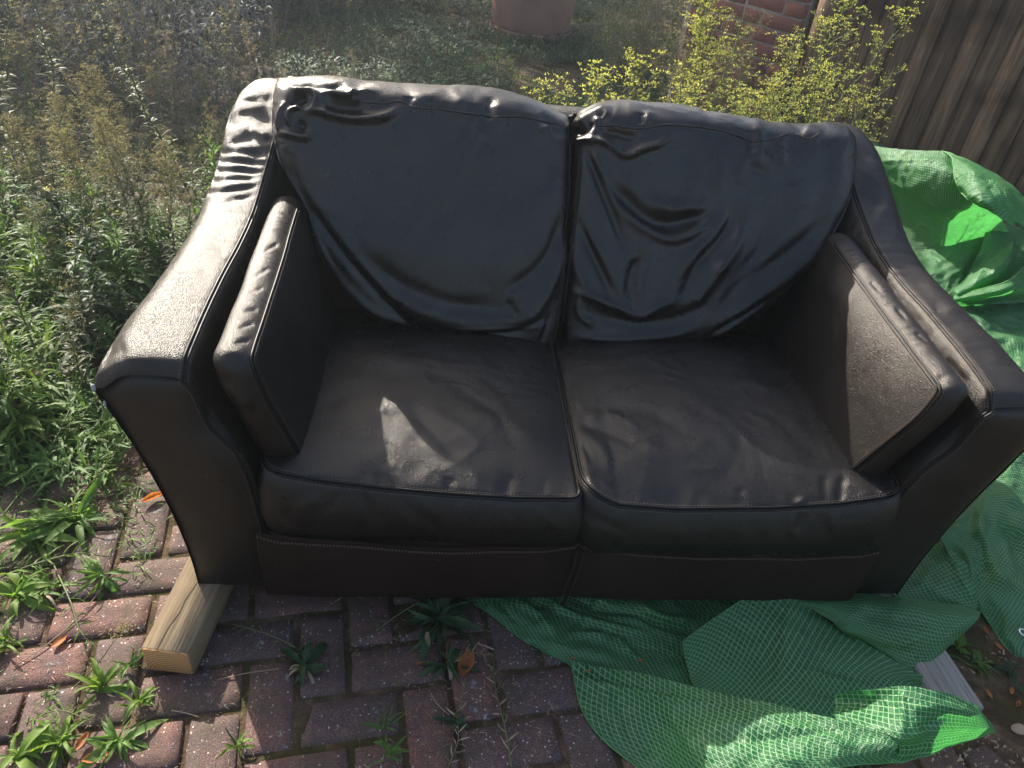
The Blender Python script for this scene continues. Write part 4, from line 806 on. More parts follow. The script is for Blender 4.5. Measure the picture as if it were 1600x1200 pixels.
g = net([[(1425, 395, .06), (1465, 372, .10), (1510, 352, .14), (1548, 334, .19)],
     [(1428, 410, .075), (1468, 390, .11), (1510, 375, .14), (1545, 352, .175)],
     [(1432, 425, .07), (1468, 415, .10), (1505, 402, .12), (1540, 375, .15)],
     [(1440, 440, .05), (1468, 438, .07), (1500, 428, .09), (1528, 400, .12)],
     [(1450, 462, .02), (1470, 462, .03), (1492, 455, .05), (1515, 425, .09)]], 80, 80, 10, .006,
    [([(1440, 400), (1480, 385), (1520, 375)], 5, .007), ([(1460, 420), (1500, 400)], 5, -.006), ([(1470, 440), (1505, 420)], 4, .006)], name='lit_fold', rot=.6, uvo=(1.9, .4))
hem(g[0], .002); hem(g[:, -1], .002)
for k, (pts, rt) in enumerate(((([(1545, 334, .20), (1560, 345, .19), (1580, 350, .18), (1610, 360, .17)], [(1535, 380, .17), (1560, 385, .18), (1585, 385, .17), (1620, 385, .16)], [(1515, 425, .13), (1545, 415, .15), (1575, 410, .15), (1620, 405, .14)], [(1490, 455, .08), (1520, 450, .10), (1560, 445, .11), (1620, 430, .11)], [(1480, 470, .05), (1520, 475, .05), (1560, 475, .05), (1630, 470, .06)]), .3),
        (([(1488, 452, .09), (1530, 420, .15), (1560, 400, .19), (1584, 378, .22)], [(1495, 458, .10), (1535, 432, .16), (1562, 415, .20), (1580, 395, .22)], [(1500, 462, .09), (1540, 442, .14), (1562, 428, .17), (1576, 412, .19)], [(1505, 468, .05), (1540, 455, .08), (1560, 446, .10), (1572, 430, .13)]), 1.2),
        (([(1490, 462, .08), (1540, 448, .14), (1580, 435, .18), (1620, 400, .20), (1660, 380, .20)], [(1490, 468, .08), (1545, 458, .14), (1590, 445, .17), (1625, 420, .18), (1670, 400, .18)], [(1492, 474, .06), (1550, 466, .10), (1595, 456, .13), (1635, 440, .14), (1680, 420, .14)], [(1494, 480, .02), (1550, 476, .03), (1600, 470, .05), (1640, 460, .06), (1690, 440, .06)]), .2))):
    g = net(list(pts), 60, 80, 11+k, .006, [([(1520, 440), (1560, 400), (1580, 370)], 5, .01), ([(1500, 445), (1545, 395)], 5, -.008)], name='leaf_fold', rot=rt, uvo=(2+k, .3)); hem(g[0], .0025)
net([[(1395, 395, .01), (1450, 420, .02), (1520, 440, .03), (1600, 440, .05), (1720, 420, .03)],
     [(1425, 440, .02), (1490, 470, .04), (1550, 478, .05), (1620, 480, .05), (1740, 470, .04)],
     [(1440, 480, .03), (1510, 520, .05), (1570, 520, .04), (1640, 520, .05), (1760, 510, .05)],
     [(1480, 540, .03), (1540, 560, .04), (1600, 560, .05), (1680, 560, .04), (1780, 560, .05)],
     [(1500, 620, .05), (1560, 620, .07), (1620, 610, .07), (1700, 610, .08), (1790, 600, .05)],
     [(1500, 720, .10), (1560, 710, .13), (1620, 690, .16), (1700, 670, .15), (1800, 640, .1)]], 150, 140, 15, .010,
    [([(1480, 490), (1540, 500), (1600, 490)], 8, .01), ([(1530, 540), (1570, 530), (1600, 545)], 7, .012)], name='ground_spread', rot=.75, uvo=(.4, 2.2))
net([[(1318, 205, .26), (1350, 215, .26), (1385, 228, .27)], [(1330, 222, .24), (1358, 230, .25), (1390, 238, .26)], [(1345, 240, .2), (1370, 245, .2), (1400, 248, .2)]], 30, 30, 19, .006, name='top_corner', rot=.3)
# eyelet
c = P(1598, 990, .045); th = np.linspace(0, 2*np.pi, 25)[:-1]; ring = np.array([(c[0]+.0095*math.cos(t), c[1]+.0095*math.sin(t), c[2]+.004) for t in th]); V, F = tube(np.vstack([ring, ring[:1]]), .0028, 8); part('eyelet', V, F, M['metal'], tarp)

# ------------------------------------------------------------------ plants: builders
def leaf_vf(L, W, bend=.5, fold=.25, tip=1.0, n=6, wav=0., shape='lance'):
    """leaf along +x, arching up then down; 3 vertices per row"""
    t = np.linspace(0, 1, n); 
    if shape == 'lance': w_ = W*np.sin(np.pi*np.clip(t*.93+.05, 0, 1))**.8*(1-.25*t)
    elif shape == 'spoon': w_ = W*(.18+.82*np.sin(np.pi*np.clip((t-.12)/.9, 0, 1))**.9)*np.where(t > .97, .1, 1)
    else: w_ = W*(1-t**3)
    a = bend*(t-.25)*1.6; dx = np.cos(a); dz = -np.sin(a); x = np.r_[0, np.cumsum((dx[:-1]+dx[1:])/2)]*L/(n-1); z = np.r_[0, np.cumsum((dz[:-1]+dz[1:])/2)]*L/(n-1)
    wv = np.sin(t*9+rng.random()*6)*wav
    V = np.stack([np.stack([x, w_/2, z+fold*w_/2+wv], 1), np.stack([x, 0*x+wv*.5, z], 1), np.stack([x, -w_/2, z+fold*w_/2-wv], 1)], 1).reshape(-1, 3)
    return V, gridF(n, 3)
def rotm(yaw, pitch, roll=0):
    cy, sy, cp, sp, cr, sr = math.cos(yaw), math.sin(yaw), math.cos(pitch), math.sin(pitch), math.cos(roll), math.sin(roll)
    Rz = np.array([[cy, -sy, 0], [sy, cy, 0], [0, 0, 1]]); Ry = np.array([[cp, 0, -sp], [0, 1, 0], [sp, 0, cp]]); Rx = np.array([[1, 0, 0], [0, cr, -sr], [0, sr, cr]]); return Rz@Ry@Rx
LEAFM = {}
def leaf_meshes(kind, mat, L=.1, W=.016, bend=.7, fold=.3, wav=.002, shape='lance', n=7, k=5):
    key = (kind, mat)
    if key not in LEAFM:
        LEAFM[key] = []
        for i in range(k):
            V, F = leaf_vf(L, W*rng.uniform(.8, 1.2), bend*rng.uniform(.5, 1.5), fold, n=n, wav=wav, shape=shape); V[:, 1] += np.linspace(0, 1, len(V))**2*L*rng.normal(0, .06); LEAFM[key].append(mk_mesh('leaf', V, F, M[mat]))
    return LEAFM[key]
def rosette(px, py, size, nleaf, label, mat='leaf', kind='lance', pitch=(.1, .9), L=.1, W=.016, z=0., group=None, stem=None, dead=0, name='rosette_weed', W3=None, bend=.7, cat='weed'):
    c = P(px, py, 0) if W3 is None else np.array(W3); e = empty(name, (c[0], c[1], max(z, ground_z(c[0], c[1])-.004)), label, cat, group)
    ms = leaf_meshes(kind+str(W)+str(L), mat, L, W, bend, shape='spoon' if kind == 'spoon' else 'lance')
    nleaf = int(nleaf*1.35); alt = leaf_meshes('alt'+mat, mat, .1, .024, 1.1, .35, .004, 'lance', 7); bias = rng.uniform(0, 6.28); e.rotation_euler = (rng.normal(0, .08), rng.normal(0, .08), 0)
    for i in range(nleaf):
        y = i*2.399963+rng.normal(0, .5); y += .5*math.sin(y-bias); f = i/nleaf; p = pitch[0]+(pitch[1]-pitch[0])*f+rng.normal(0, .2); s = size/L*rng.uniform(.45, 1.3)*(1-.45*f**2)
        o = add('leaf', (alt if rng.random() < .3 else ms)[i % len(ms)], e, (rng.normal(0, .005), rng.normal(0, .005), .003+.014*f)); o.rotation_euler = Matrix(rotm(y, p, rng.normal(0, .45)).tolist()).to_euler(); o.scale = (s, s*rng.uniform(.5, 1.0), s)
    for i in range(dead):
        mm_ = leaf_meshes('dead', 'straw', .1, .014, 1.2, n=6); o = add('leaf', mm_[i % 5], e, (0, 0, .006)); o.rotation_euler = Matrix(rotm(rng.uniform(0, 6.3), rng.uniform(-.05, .15)).tolist()).to_euler(); s = size/.1*.8; o.scale = (s, s, s)
    if stem:
        V, F = tube(np.array([(0, 0, 0), (stem[0]*.3, stem[1]*.3, stem[2]*.5), stem]), [.0025, .002, .001], 5); add('stem', mk_mesh('stem', V, F, M['stem'], tint=np.full(len(V), .5)), e)
    return e
def curve(p0, p1, sag=0., n=12, wob=.01):
    t = np.linspace(0, 1, n)[:, None]; p0 = np.array(p0, float); p1 = np.array(p1, float); L_ = np.linalg.norm(p1-p0); q = p0+(p1-p0)*t; q[:, 2] += sag*np.sin(np.pi*t[:, 0]); w_ = np.cumsum(rng.normal(0, wob*L_/math.sqrt(n), (n, 3)), 0); return q+w_*np.sin(np.pi*t)
def cluster_buds(bg, c, r, k, size, up=(0, 0, 1)):
    """k tiny elongated buds round c"""
    for _ in range(k):
        d = rng.normal(0, 1, 3); d /= np.linalg.norm(d); d[2] = abs(d[2])*.6+.2; p = c+d*r*rng.uniform(.3, 1); a = d*size*rng.uniform(.7, 1.5); b_ = np.cross(d, (0.3, .5, .8)); b_ = b_/np.linalg.norm(b_)*size*.34; c3 = np.cross(d, b_/np.linalg.norm(b_))*size*.34
        bg.add(np.array([p, p+a*.5+b_, p+a, p+a*.5-b_, p+a*.5+c3, p+a*.5-c3]), np.array([(0, 1, 2, 3), (0, 4, 2, 5)]))
def fleabane_meshes(h, seed, leafy=1., panicle=.45, bud='seed', leafmat='leaf_bright', lean=(.1, 0), stemmat='stem', dens=1., budsize=.0046, nbr=22, leafL=.055, spread=.42, leafw=.17):
    """one tall weed: stem, narrow leaves, and a branching head of small buds -> dict of meshes"""
    global rng
    keep = rng; rng = np.random.default_rng(seed); S, Lf, B = Bag(), Bag(), Bag()
    main = curve((0, 0, 0), (lean[0]*h, lean[1]*h, h), n=18, wob=.05); V, F = tube(main, np.linspace(.0038, .0012, 18)*min(1.3, h/.7+.2), 5); S.add(V, F)
    def at(t): k = t*17; i = min(int(k), 16); return main[i]+(main[i+1]-main[i])*(k-i)
    nl = int(70*h*leafy)
    for i in range(nl):
        t = rng.uniform(.04, 1-panicle*.55); L_ = leafL*rng.uniform(.6, 1.5)*(1.25-t*.8); V, F = leaf_vf(L_, L_*leafw, rng.uniform(.4, 1.6), .3, n=5); R_ = rotm(i*2.4+rng.normal(0, .3), rng.uniform(.1, 1.0), rng.normal(0, .3)); Lf.add(V@R_.T+at(t), F)
    for i in range(nbr):
        t = 1-panicle+panicle*i/nbr; b0 = at(min(t, .99)); L_ = (1-t)*h*spread+.03+rng.uniform(0, .03); y = i*2.4+rng.normal(0, .4); el = rng.uniform(.55, 1.05)
        tip = b0+np.array([math.cos(y)*math.cos(el), math.sin(y)*math.cos(el), math.sin(el)])*L_*1.0; br = curve(b0, tip, .0, n=7, wob=.08); V, F = tube(br, np.linspace(.0013, .0006, 7), 4); S.add(V, F)
        for j in range(int(9*dens)):
            q = br[min(6, int(rng.uniform(2, 7)))]; d = rng.normal(0, 1, 3); d[2] = abs(d[2]); d /= np.linalg.norm(d); l2 = rng.uniform(.012, .032); tw = q+d*l2
            V, F = tube(np.array([q, (q+tw)/2+rng.normal(0, .002, 3), tw]), [.0006, .0005, .0004], 3); S.add(V, F); cluster_buds(B, tw, .008, int(rng.integers(3, 7)), budsize*rng.uniform(.9, 1.35))
        if rng.random() < .8*leafy:
            V, F = leaf_vf(.03, .004, .8, .3, n=4); R_ = rotm(y+.3, .5); Lf.add(V@R_.T+b0, F)
    rng = keep
    r_ = {'stem': S.mesh('stem', M[stemmat])}
    if Lf.n: r_['foliage'] = Lf.mesh('foliage', M[leafmat])
    if B.n: r_['flower_head'] = B.mesh('flower_head', M[bud])
    return r_
def plant(name, meshes, loc, label, group=None, rz=0., s=1., rx=0., ry=0., cat='weed'):
    e = empty(name, tuple(loc), label, cat, group); e.rotation_euler = (rx, ry, rz); e.scale = (s, s, s)
    for k, me in meshes.items():
        o = add(k, me, e)
        if k != 'stem': o['kind'] = 'stuff'
    return e
def top_at(px, py, y):
    return PY(px, py, y)

# ------------------------------------------------------------------ tall weeds right of centre, behind the sofa
FB = {}
def fb(key, **k):
    if key not in FB: FB[key] = fleabane_meshes(seed=hash_(key), **k)
    return FB[key]
def hash_(s): return sum(ord(c)*(i+3) for i, c in enumerate(s)) % 9973
def tall(px, py, y, label, key, h=1.0, rz=0., group=None, lean=(0, 0), **k):
    """weed whose tip is seen at (px,py) at depth y; its foot stands on the ground below"""
    t = top_at(px, py, y); mh = fb(key, h=h, lean=lean, **k); s = max(.2, t[2])/h; c, sn = math.cos(rz), math.sin(rz); dx, dy = lean[0]*h*s, lean[1]*h*s
    return plant('fleabane', mh, (t[0]-(c*dx-sn*dy), t[1]-(sn*dx+c*dy), ground_z(t[0], t[1])-.01), label, group, rz, s)
kw = dict(bud='seed', leafmat='leaf_bright', nbr=30, dens=1.3)
tall(1102, -20, 1.75, 'tall yellow-green fleabane rising straight up left of the brick wall', 'ta', panicle=.8, budsize=.006, spread=.22, leafy=1.5, bud='seed', leafmat='leaf_bright', nbr=64, dens=1.5)
tall(990, 96, 1.20, 'short yellow branching fleabane head just above the top of the right back cushion', 'tb', h=.8, panicle=.28, leafy=.8, bud='seed', leafmat='leaf_bright', nbr=16, budsize=.0055, spread=.3)
tall(938, 118, 1.30, 'nodding yellow fleabane head in the gap above the two back cushions', 'tc', h=.8, panicle=.22, leafy=.9, bud='seed', leafmat='leaf_dark', nbr=13, lean=(.16, .05), budsize=.0055)
tall(850, 142, 1.15, 'small yellow weed sprig peeping over the top edge of the left back cushion', 'td', h=.8, panicle=.16, leafy=.6, bud='seed', leafmat='leaf', nbr=9, lean=(-.12, 0))
tall(1065, 130, 1.35, 'low bushy yellow weed touching the top of the right back cushion', 'te', h=.8, panicle=.22, leafy=1.2, bud='seed', leafmat='leaf_bright', nbr=12, spread=.3)
tall(1345, -60, 1.80, 'tallest yellow-green fleabane, leaning towards the fence from the brick wall end', 'tf', panicle=.8, lean=(.12, 0), leafy=1.2, spread=.30, bud='seed', leafmat='leaf_bright', nbr=52, dens=1.4)
tall(1428, 18, 1.55, 'slender fleabane leaning right across the brown fence boards', 'tg', h=1.0, panicle=.7, lean=(.16, .0), leafy=.5, spread=.28, **kw)
tall(1245, 60, 1.55, 'dense yellow-green fleabane in front of the end of the brick wall', 'th', panicle=.75, leafy=1.5, spread=.3, bud='seed', leafmat='leaf_bright', nbr=46, dens=1.4)
tall(1285, 115, 1.4, 'bushy bright yellow weed behind the right end of the sofa back', 'ti', h=.8, panicle=.6, leafy=1.5, **kw)
tall(1215, 130, 1.35, 'leafy lime-green weed beside the bushy yellow one behind the sofa', 'tj', h=.8, panicle=.45, leafy=1.8, **kw)
tall(1350, 150, 1.35, 'low yellow fleabane by the right rear corner of the sofa', 'tk', h=.8, panicle=.55, leafy=.8, **kw)
tall(1160, 150, 1.35, 'small yellow-green weed between two larger ones behind the right cushion', 'tl', h=.8, panicle=.4, leafy=1.2, **kw)
tall(1060, 10, 2.1, 'pale fleabane rising beside the tall yellow-green one, in half shade', 'tm', panicle=.6, bud='seed_grey', leafmat='leaf_grey', nbr=24, dens=1.2)
tall(1160, 30, 1.9, 'loose pale green fleabane in front of the brick wall', 'tn', panicle=.6, bud='seed', leafmat='leaf', nbr=18, lean=(-.05, 0))
tall(1400, 100, 1.6, 'small leaning fleabane sprig below the slender one on the fence', 'to', panicle=.5, lean=(.2, 0), leafy=.4, bud='seed', leafmat='leaf_bright', nbr=14)
# greyer, shaded weeds behind them
gr = dict(bud='seed_grey', leafmat='leaf_grey', nbr=24, dens=1.1, leafy=1.6, panicle=.6)
FB['ga'] = fleabane_meshes(1.0, 41, **gr); FB['gb'] = fleabane_meshes(1.0, 42, **gr); FB['gc'] = fleabane_meshes(1.0, 43, **gr)
FB['ba'] = fleabane_meshes(1.0, 51, bud='seed_grey', leafmat='leaf_brown', nbr=26, dens=1.3, leafy=.9, panicle=.75, stemmat='straw'); FB['bb'] = fleabane_meshes(1.0, 52, bud='seed_grey', leafmat='leaf_brown', nbr=26, dens=1.3, leafy=1.1, panicle=.75, stemmat='straw')
FB['na'] = fleabane_meshes(1.0, 61, bud='seed', leafmat='leaf', nbr=4, dens=.5, leafy=2.2, panicle=.1, leafL=.085); FB['nb'] = fleabane_meshes(1.0, 62, bud='seed', leafmat='leaf', nbr=3, dens=.4, leafy=2.4, panicle=.08, leafL=.095); FB['nc'] = fleabane_meshes(1.0, 63, bud='seed', leafmat='leaf_dark', nbr=3, dens=.4, leafy=2.4, panicle=.08, leafL=.09)
FB['sa'] = fleabane_meshes(.34, 71, bud='seed', leafmat='leaf', nbr=3, dens=.3, leafy=3.4, panicle=.08, leafL=.12, leafw=.12); FB['sb'] = fleabane_meshes(.30, 72, bud='seed', leafmat='leaf_bright', nbr=2, dens=.3, leafy=3.6, panicle=.08, leafL=.13, leafw=.11); FB['sc'] = fleabane_meshes(.34, 73, bud='seed', leafmat='leaf_dark', nbr=2, dens=.3, leafy=4.2, panicle=.06, leafL=.10)
FB['sd'] = fleabane_meshes(.45, 74, bud='seed_grey', leafmat='leaf_grey', nbr=10, dens=.8, leafy=3., panicle=.35, leafL=.075)
def scatter(keys, pts, hrange, label, group, name='fleabane', tilt=.12, cat='weed'):
    pp = project(np.array([(x, y, .15) for x, y in pts])); o_ = np.argsort(pp[:, 0]); names = {}
    for k, w_ in ((o_[0], 'leftmost'), (o_[-1], 'rightmost')): names[k] = w_
    o_ = np.argsort(pp[:, 1])
    for k, w_ in ((o_[0], 'farthest'), (o_[-1], 'nearest')): names.setdefault(k, w_)
    
    for i, (x, y) in enumerate(pts):
        plant(name, FB[keys[i % len(keys)]], (x, y, ground_z(x, y)-.01), (names[i]+' '+label) if i in names else label, group, rng.uniform(0, 6.28), rng.uniform(*hrange), rng.normal(0, tilt), rng.normal(0, tilt), cat)
def rect_pts(n_, x0, x1, y0, y1): return [(rng.uniform(x0, x1), rng.uniform(y0, y1)) for _ in range(n_)]
scatter(['ga', 'gb', 'ba'], [(rng.normal(.85, .16), rng.normal(2.9, .3)) for _ in range(22)], (.5, .85), 'grey-green feathery weed in the shade left of the brick wall', 'shaded feathery weeds left of the brick wall')
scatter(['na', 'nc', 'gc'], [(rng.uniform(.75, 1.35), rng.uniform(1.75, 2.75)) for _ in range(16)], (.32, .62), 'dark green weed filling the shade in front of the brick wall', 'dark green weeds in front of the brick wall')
scatter(['ga', 'gb', 'gc'], [(rng.uniform(1.15, 1.9), 0) for _ in range(9)] and [(1.2+.11*i+rng.normal(0, .03), 2.55-.09*i+rng.normal(0, .06)) for i in range(9)], (.22, .42), 'low grey-green weed along the foot of the board fence', 'low weeds along the foot of the fence')

FB['ha'] = fleabane_meshes(1.0, 81, bud='seed_grey', leafmat='leaf', nbr=48, dens=1.4, leafy=1.5, panicle=.45, budsize=.006, spread=.40, leafL=.08); FB['hb'] = fleabane_meshes(1.0, 82, bud='seed_grey', leafmat='leaf_grey', nbr=44, dens=1.5, leafy=1.6, panicle=.5, budsize=.006, spread=.36, leafL=.08)
# ------------------------------------------------------------------ weeds behind and to the left
G1 = 'faded fleabanes with buff heads left of the sofa'
for i, (px, py, y, s) in enumerate([(110, 118, 1.75, 1), (205, 180, 1.5, 1), (60, 150, 1.9, 1), (150, 175, 1.7, 1), (20, 190, 1.5, 1), (250, 108, 2.6, 1), (320, 105, 3.0, 1), (180, 195, 1.35, 1), (90, 210, 1.3, 1), (240, 240, 1.2, 1), (15, 60, 2.6, 1)]):
    t = top_at(px, py, y); key = ['ha', 'hb'][i % 2]
    lab = ['faded fleabane with the palest buff head, tallest of those left of the sofa arm', 'faded grey-green fleabane standing nearest the left arm of the sofa'][i] if i < 2 else 'faded grey-green fleabane with a buff seed head in the patch left of the sofa'
    plant('fleabane', FB[key], (t[0]-.02, t[1], 0), lab, None if i < 2 else G1, rng.uniform(0, 6.3), max(.25, t[2]), rng.normal(0, .05), rng.normal(0, .05))
scatter(['sd', 'gc', 'sa', 'sd'], rect_pts(60, -3.2, -1.2, 1.2, 2.7), (.45, .95), 'mid-height grey-green weed among the fleabanes left of the sofa', 'mid-height weeds left of the sofa', 'grey_weed')
scatter(['sa', 'sb', 'sc', 'sa', 'sd'], rect_pts(110, -2.3, -1.26, .45, 1.6), (.55, 1.05), 'leafy green weed with narrow leaves beside the left arm of the sofa', 'leafy narrow-leaved weeds beside the left arm', 'leafy_weed')
scatter(['ba', 'bb'], rect_pts(90, -5.2, -1.5, 2.5, 6.0), (.45, .85), 'dry brown feathery weed in the shade at the far left', 'dry brown weeds at the far left', 'dry_weed')
scatter(['sd', 'ba', 'sc'], rect_pts(70, -2.8, -.5, 2.1, 3.8), (.25, .6), 'small wispy weed growing through the shaded paving behind the sofa', 'wispy weeds on the shaded paving', 'wispy_weed')
scatter(['ga', 'gb'], [(P(px, py, 0)[0], P(px, py, 0)[1]) for px, py in ((790, 130), (830, 128), (780, 140), (700, 100), (520, 60), (545, 75), (505, 62), (445, 118), (735, 60), (660, 50), (620, 40), (870, 95), (745, 45), (905, 105), (560, 40))], (.3, .5), 'thin upright seeding weed rising from the green ground cover', 'thin seeding weeds in the ground cover', tilt=.05)

# dark bushes at the back
def bush(name, c, rx, rh, n_, label, mat, leafL=.05, wdt=.1, seed=1, droop=.6, stemmat='straw'):
    global rng
    keep = rng; rng = np.random.default_rng(seed); S, Lf = Bag(), Bag()
    for i in range(n_):
        y = rng.uniform(0, 6.28); r_ = rx*math.sqrt(rng.random())*1.0; h_ = rh*(1-.55*(r_/rx)**2)*rng.uniform(.55, 1.1); tip = np.array([r_*math.cos(y), r_*math.sin(y), h_]); q = curve((tip[0]*.25, tip[1]*.25, 0), tip, .06*rh, 7, .12)
        if i % 2 == 0: V, F = tube(q, np.linspace(.0025, .0008, 7), 3); S.add(V, F)
        for j in range(44):
            k = rng.integers(1, 7); L_ = leafL*rng.uniform(.5, 1.3); V, F = leaf_vf(L_, L_*wdt, rng.uniform(.2, 1.4)*droop*2, .3, n=3); Lf.add(V@rotm(rng.uniform(0, 6.28), rng.uniform(-.6, 1.2)).T+q[k]+rng.normal(0, .02, 3), F)
    rng = keep; e = empty(name, c, label, 'bush'); add('branches', S.mesh('branches', M[stemmat]), e); o = add('foliage', Lf.mesh('foliage', M[mat]), e); o['kind'] = 'stuff'; return e
bush('lavender_bush', tuple(P(445, 20, 0)+(0, .35, 0)), .75, .72, 360, 'silvery lavender bush at the top edge, left of the terracotta pot', 'leaf_blue', .07, .16, 3)
bush('dark_bush', tuple(P(300, 22, 0)+(-.1, .3, 0)), .55, .85, 300, 'shrub speckled with pale dry seed heads beside the lavender bush', 'leaf_blue', .045, .28, 4)
bush('dark_bush', tuple(P(160, 30, 0)+(0, .2, 0)), .95, .85, 460, 'broad bluish twiggy bush at the top left', 'leaf_blue', .11, .13, 5)
bush('dark_bush', tuple(P(20, 60, 0)+(-.2, .2, 0)), .95, .85, 420, 'brownish drooping bush at the top left corner', 'leaf_brown', .11, .12, 6)
bush('dark_bush', (.98, 4.3, 0), .4, .85, 220, 'dusty dark shrub between the terracotta pot and the brick wall', 'leaf_grey', .035, .14, 7)
bush('dark_bush', (-.9, 6.4, 0), .7, .5, 200, 'low dark bush between the lavender and the terracotta pot', 'leaf_dark', .05, .15, 8)

# ground cover (uncountable)
def cover(name, n_, region, mat, L, W, dens=None, pitch=(.0, 1.0), label=None, seed=1, zoff=0., shape='lance', h=.0, rows=3):
    r2 = np.random.default_rng(seed); x = r2.uniform(region[0], region[1], n_*2); y = r2.uniform(region[2], region[3], n_*2); p = np.stack([x, y, 0*x], 1)
    keepm = np.ones(len(x), bool) if dens is None else dens(p) > r2.random(len(x))
    keepm &= ~((x > -.80) & (x < .80) & (y > 0) & (y < .95)); p = p[keepm][:n_]; m_ = len(p); k = 10; pool = [leaf_vf(1, W/L, r2.uniform(.3, 1.5), .3, n=rows, shape=shape)[0] for _ in range(k)]; F0 = gridF(rows, 3); pool = np.array(pool)
    V = pool[r2.integers(0, k, m_)]*(L*r2.uniform(.5, 1.4, m_))[:, None, None]; a = r2.uniform(0, 6.283, m_); pt = r2.uniform(pitch[0], pitch[1], m_)
    cx, sx = np.cos(pt), np.sin(pt); X_ = V[..., 0]*cx[:, None]-V[..., 2]*sx[:, None]; Z_ = V[..., 0]*sx[:, None]+V[..., 2]*cx[:, None]; Y_ = V[..., 1]; ca_, sa_ = np.cos(a)[:, None], np.sin(a)[:, None]
    gz = np.clip(((p[:, 0]-1.5)*.577+(p[:, 1]-3.1)*.816)+1, 0, 1)**1.5*.16*np.clip(p[:, 0]-.6, 0, 1)
    W_ = np.stack([X_*ca_-Y_*sa_+p[:, 0:1], X_*sa_+Y_*ca_+p[:, 1:2], Z_+zoff+(r2.random(m_)*h)[:, None]+gz[:, None]], -1); nv = 3*rows
    F = (F0[None]+(np.arange(m_)*nv)[:, None, None]).reshape(-1, 4); t = np.repeat(r2.random(m_), nv); o = add(name, mk_mesh(name, W_.reshape(-1, 3), F, M[mat], tint=t)); o['kind'] = 'stuff'; o['label'] = label; return o
cl = lambda s, th, o=0: (lambda p: np.clip((fbm(p+o, s, 3)-th)*4+.5, 0, 1))
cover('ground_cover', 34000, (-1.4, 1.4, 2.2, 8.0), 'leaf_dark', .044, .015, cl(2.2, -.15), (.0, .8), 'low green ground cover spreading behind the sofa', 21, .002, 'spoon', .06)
cover('ground_cover', 6000, (-1.6, 1.4, 2.0, 7.0), 'leaf', .05, .009, cl(3, .0, 12), (.2, 1.4), 'taller green shoots in the ground cover behind the sofa', 32, h=.03)
cover('ground_cover', 24000, (-5.0, -.6, 1.2, 6.5), 'leaf_grey', .055, .008, cl(1.6, 0, 5), (.1, 1.2), 'thin grassy ground cover on the left', 22)
cover('ground_cover', 15000, (-2.7, -1.12, .35, 1.9), 'leaf', .06, .009, cl(1.8, -.2, 9), (.0, 1.1), 'tangled low leaves beside the left arm', 23, h=.05)
cover('dry_litter', 9000, (-3.6, 1.2, -.6, 5.0), 'straw', .026, .0016, cl(2.5, .1, 3), (-.05, .12), 'dry stalks and litter on the paving', 24, .003)
cover('dry_litter', 2600, (-1.6, .25, -.62, .35), 'straw', .012, .0012, cl(4, -.1, 8), (-.1, .2), 'small crumbs and broken stalks on the near paving', 29, .002)
cover('ground_cover', 16000, (-2.6, -.88, 1.3, 3.2), 'leaf_grey', .045, .008, cl(1.9, -.1, 4), (-.1, 1.2), 'wispy low growth on the paving behind the left arm', 30)
cover('ground_cover', 2600, (-1.9, -.95, -.3, .6), 'leaf', .03, .004, cl(3, .15, 6), (-.1, 1.0), 'small sprouts in the paving joints at the left', 31)
cover('dry_litter', 5200, (.72, 1.5, -.7, .9), 'straw', .012, .004, None, (-.1, .3), 'bark chips and dead leaf crumbs on the bare soil', 25, .010, 'spoon')
cover('ground_cover', 4200, (.6, 2.2, 1.3, 2.9), 'leaf', .05, .006, None, (.2, 1.3), 'tangled grass between the sofa and the fence', 26)
# moss along the joints
def joint_density(p):
    q = p[:, :2]-org; x = (q[:, 0]*ca+q[:, 1]*sa)/U+.5; y = (-q[:, 0]*sa+q[:, 1]*ca)/U+1.0
    i = np.floor(x); j = np.floor(y); fx, fy = x-i, y-j; m_ = (i-j) % 4; e = .075
    # edges of the brick that covers the cell
    L_ = (fx < e) & (m_ != 1); R_ = (fx > 1-e) & (m_ != 0); B_ = (fy < e) & (m_ != 2); T_ = (fy > 1-e) & (m_ != 3)
    return (L_ | R_ | B_ | T_)*np.clip(fbm(p+7, 2.2, 2)*1.2+.55, .0, 1)
cover('moss', 16000, (-1.9, 1.0, -.62, 1.3), 'moss', .006, .0022, joint_density, (.3, 1.5), 'moss growing in the paving joints', 27, -.004)

# ------------------------------------------------------------------ foreground weeds, each leaf a part
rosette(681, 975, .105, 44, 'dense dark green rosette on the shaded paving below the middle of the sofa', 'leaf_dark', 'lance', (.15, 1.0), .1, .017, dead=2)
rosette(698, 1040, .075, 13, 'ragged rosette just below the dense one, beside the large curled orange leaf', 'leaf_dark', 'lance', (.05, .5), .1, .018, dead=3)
rosette(478, 1045, .075, 15, 'broad-leaved weed on the shaded paving right of the pine timber', 'leaf_dark', 'spoon', (.1, .6), .1, .028, dead=3)
rosette(152, 1082, .085, 18, 'bright green upright weed left of the end of the pine timber', 'leaf_bright', 'lance', (.2, 1.1), .1, .019)
rosette(222, 1105, .065, 15, 'smaller bright upright weed between its neighbour and the pine timber', 'leaf_bright', 'lance', (.4, 1.2), .1, .02)
rosette(205, 1045, .055, 12, 'small dark weed touching the left side of the pine timber end', 'leaf', 'lance', (.1, .9), .1, .018)
rosette(190, 1165, .08, 20, 'green weed at the bottom edge below the bright upright weeds', 'leaf', 'lance', (.0, .8), .1, .018)
rosette(95, 1165, .075, 22, 'sunlit yellow-green weed near the bottom left corner', 'leaf_bright', 'lance', (.0, .9), .1, .017)
rosette(30, 1190, .08, 14, 'broad-leaved weed cut off by the bottom left corner', 'leaf_bright', 'spoon', (.0, .7), .1, .026)
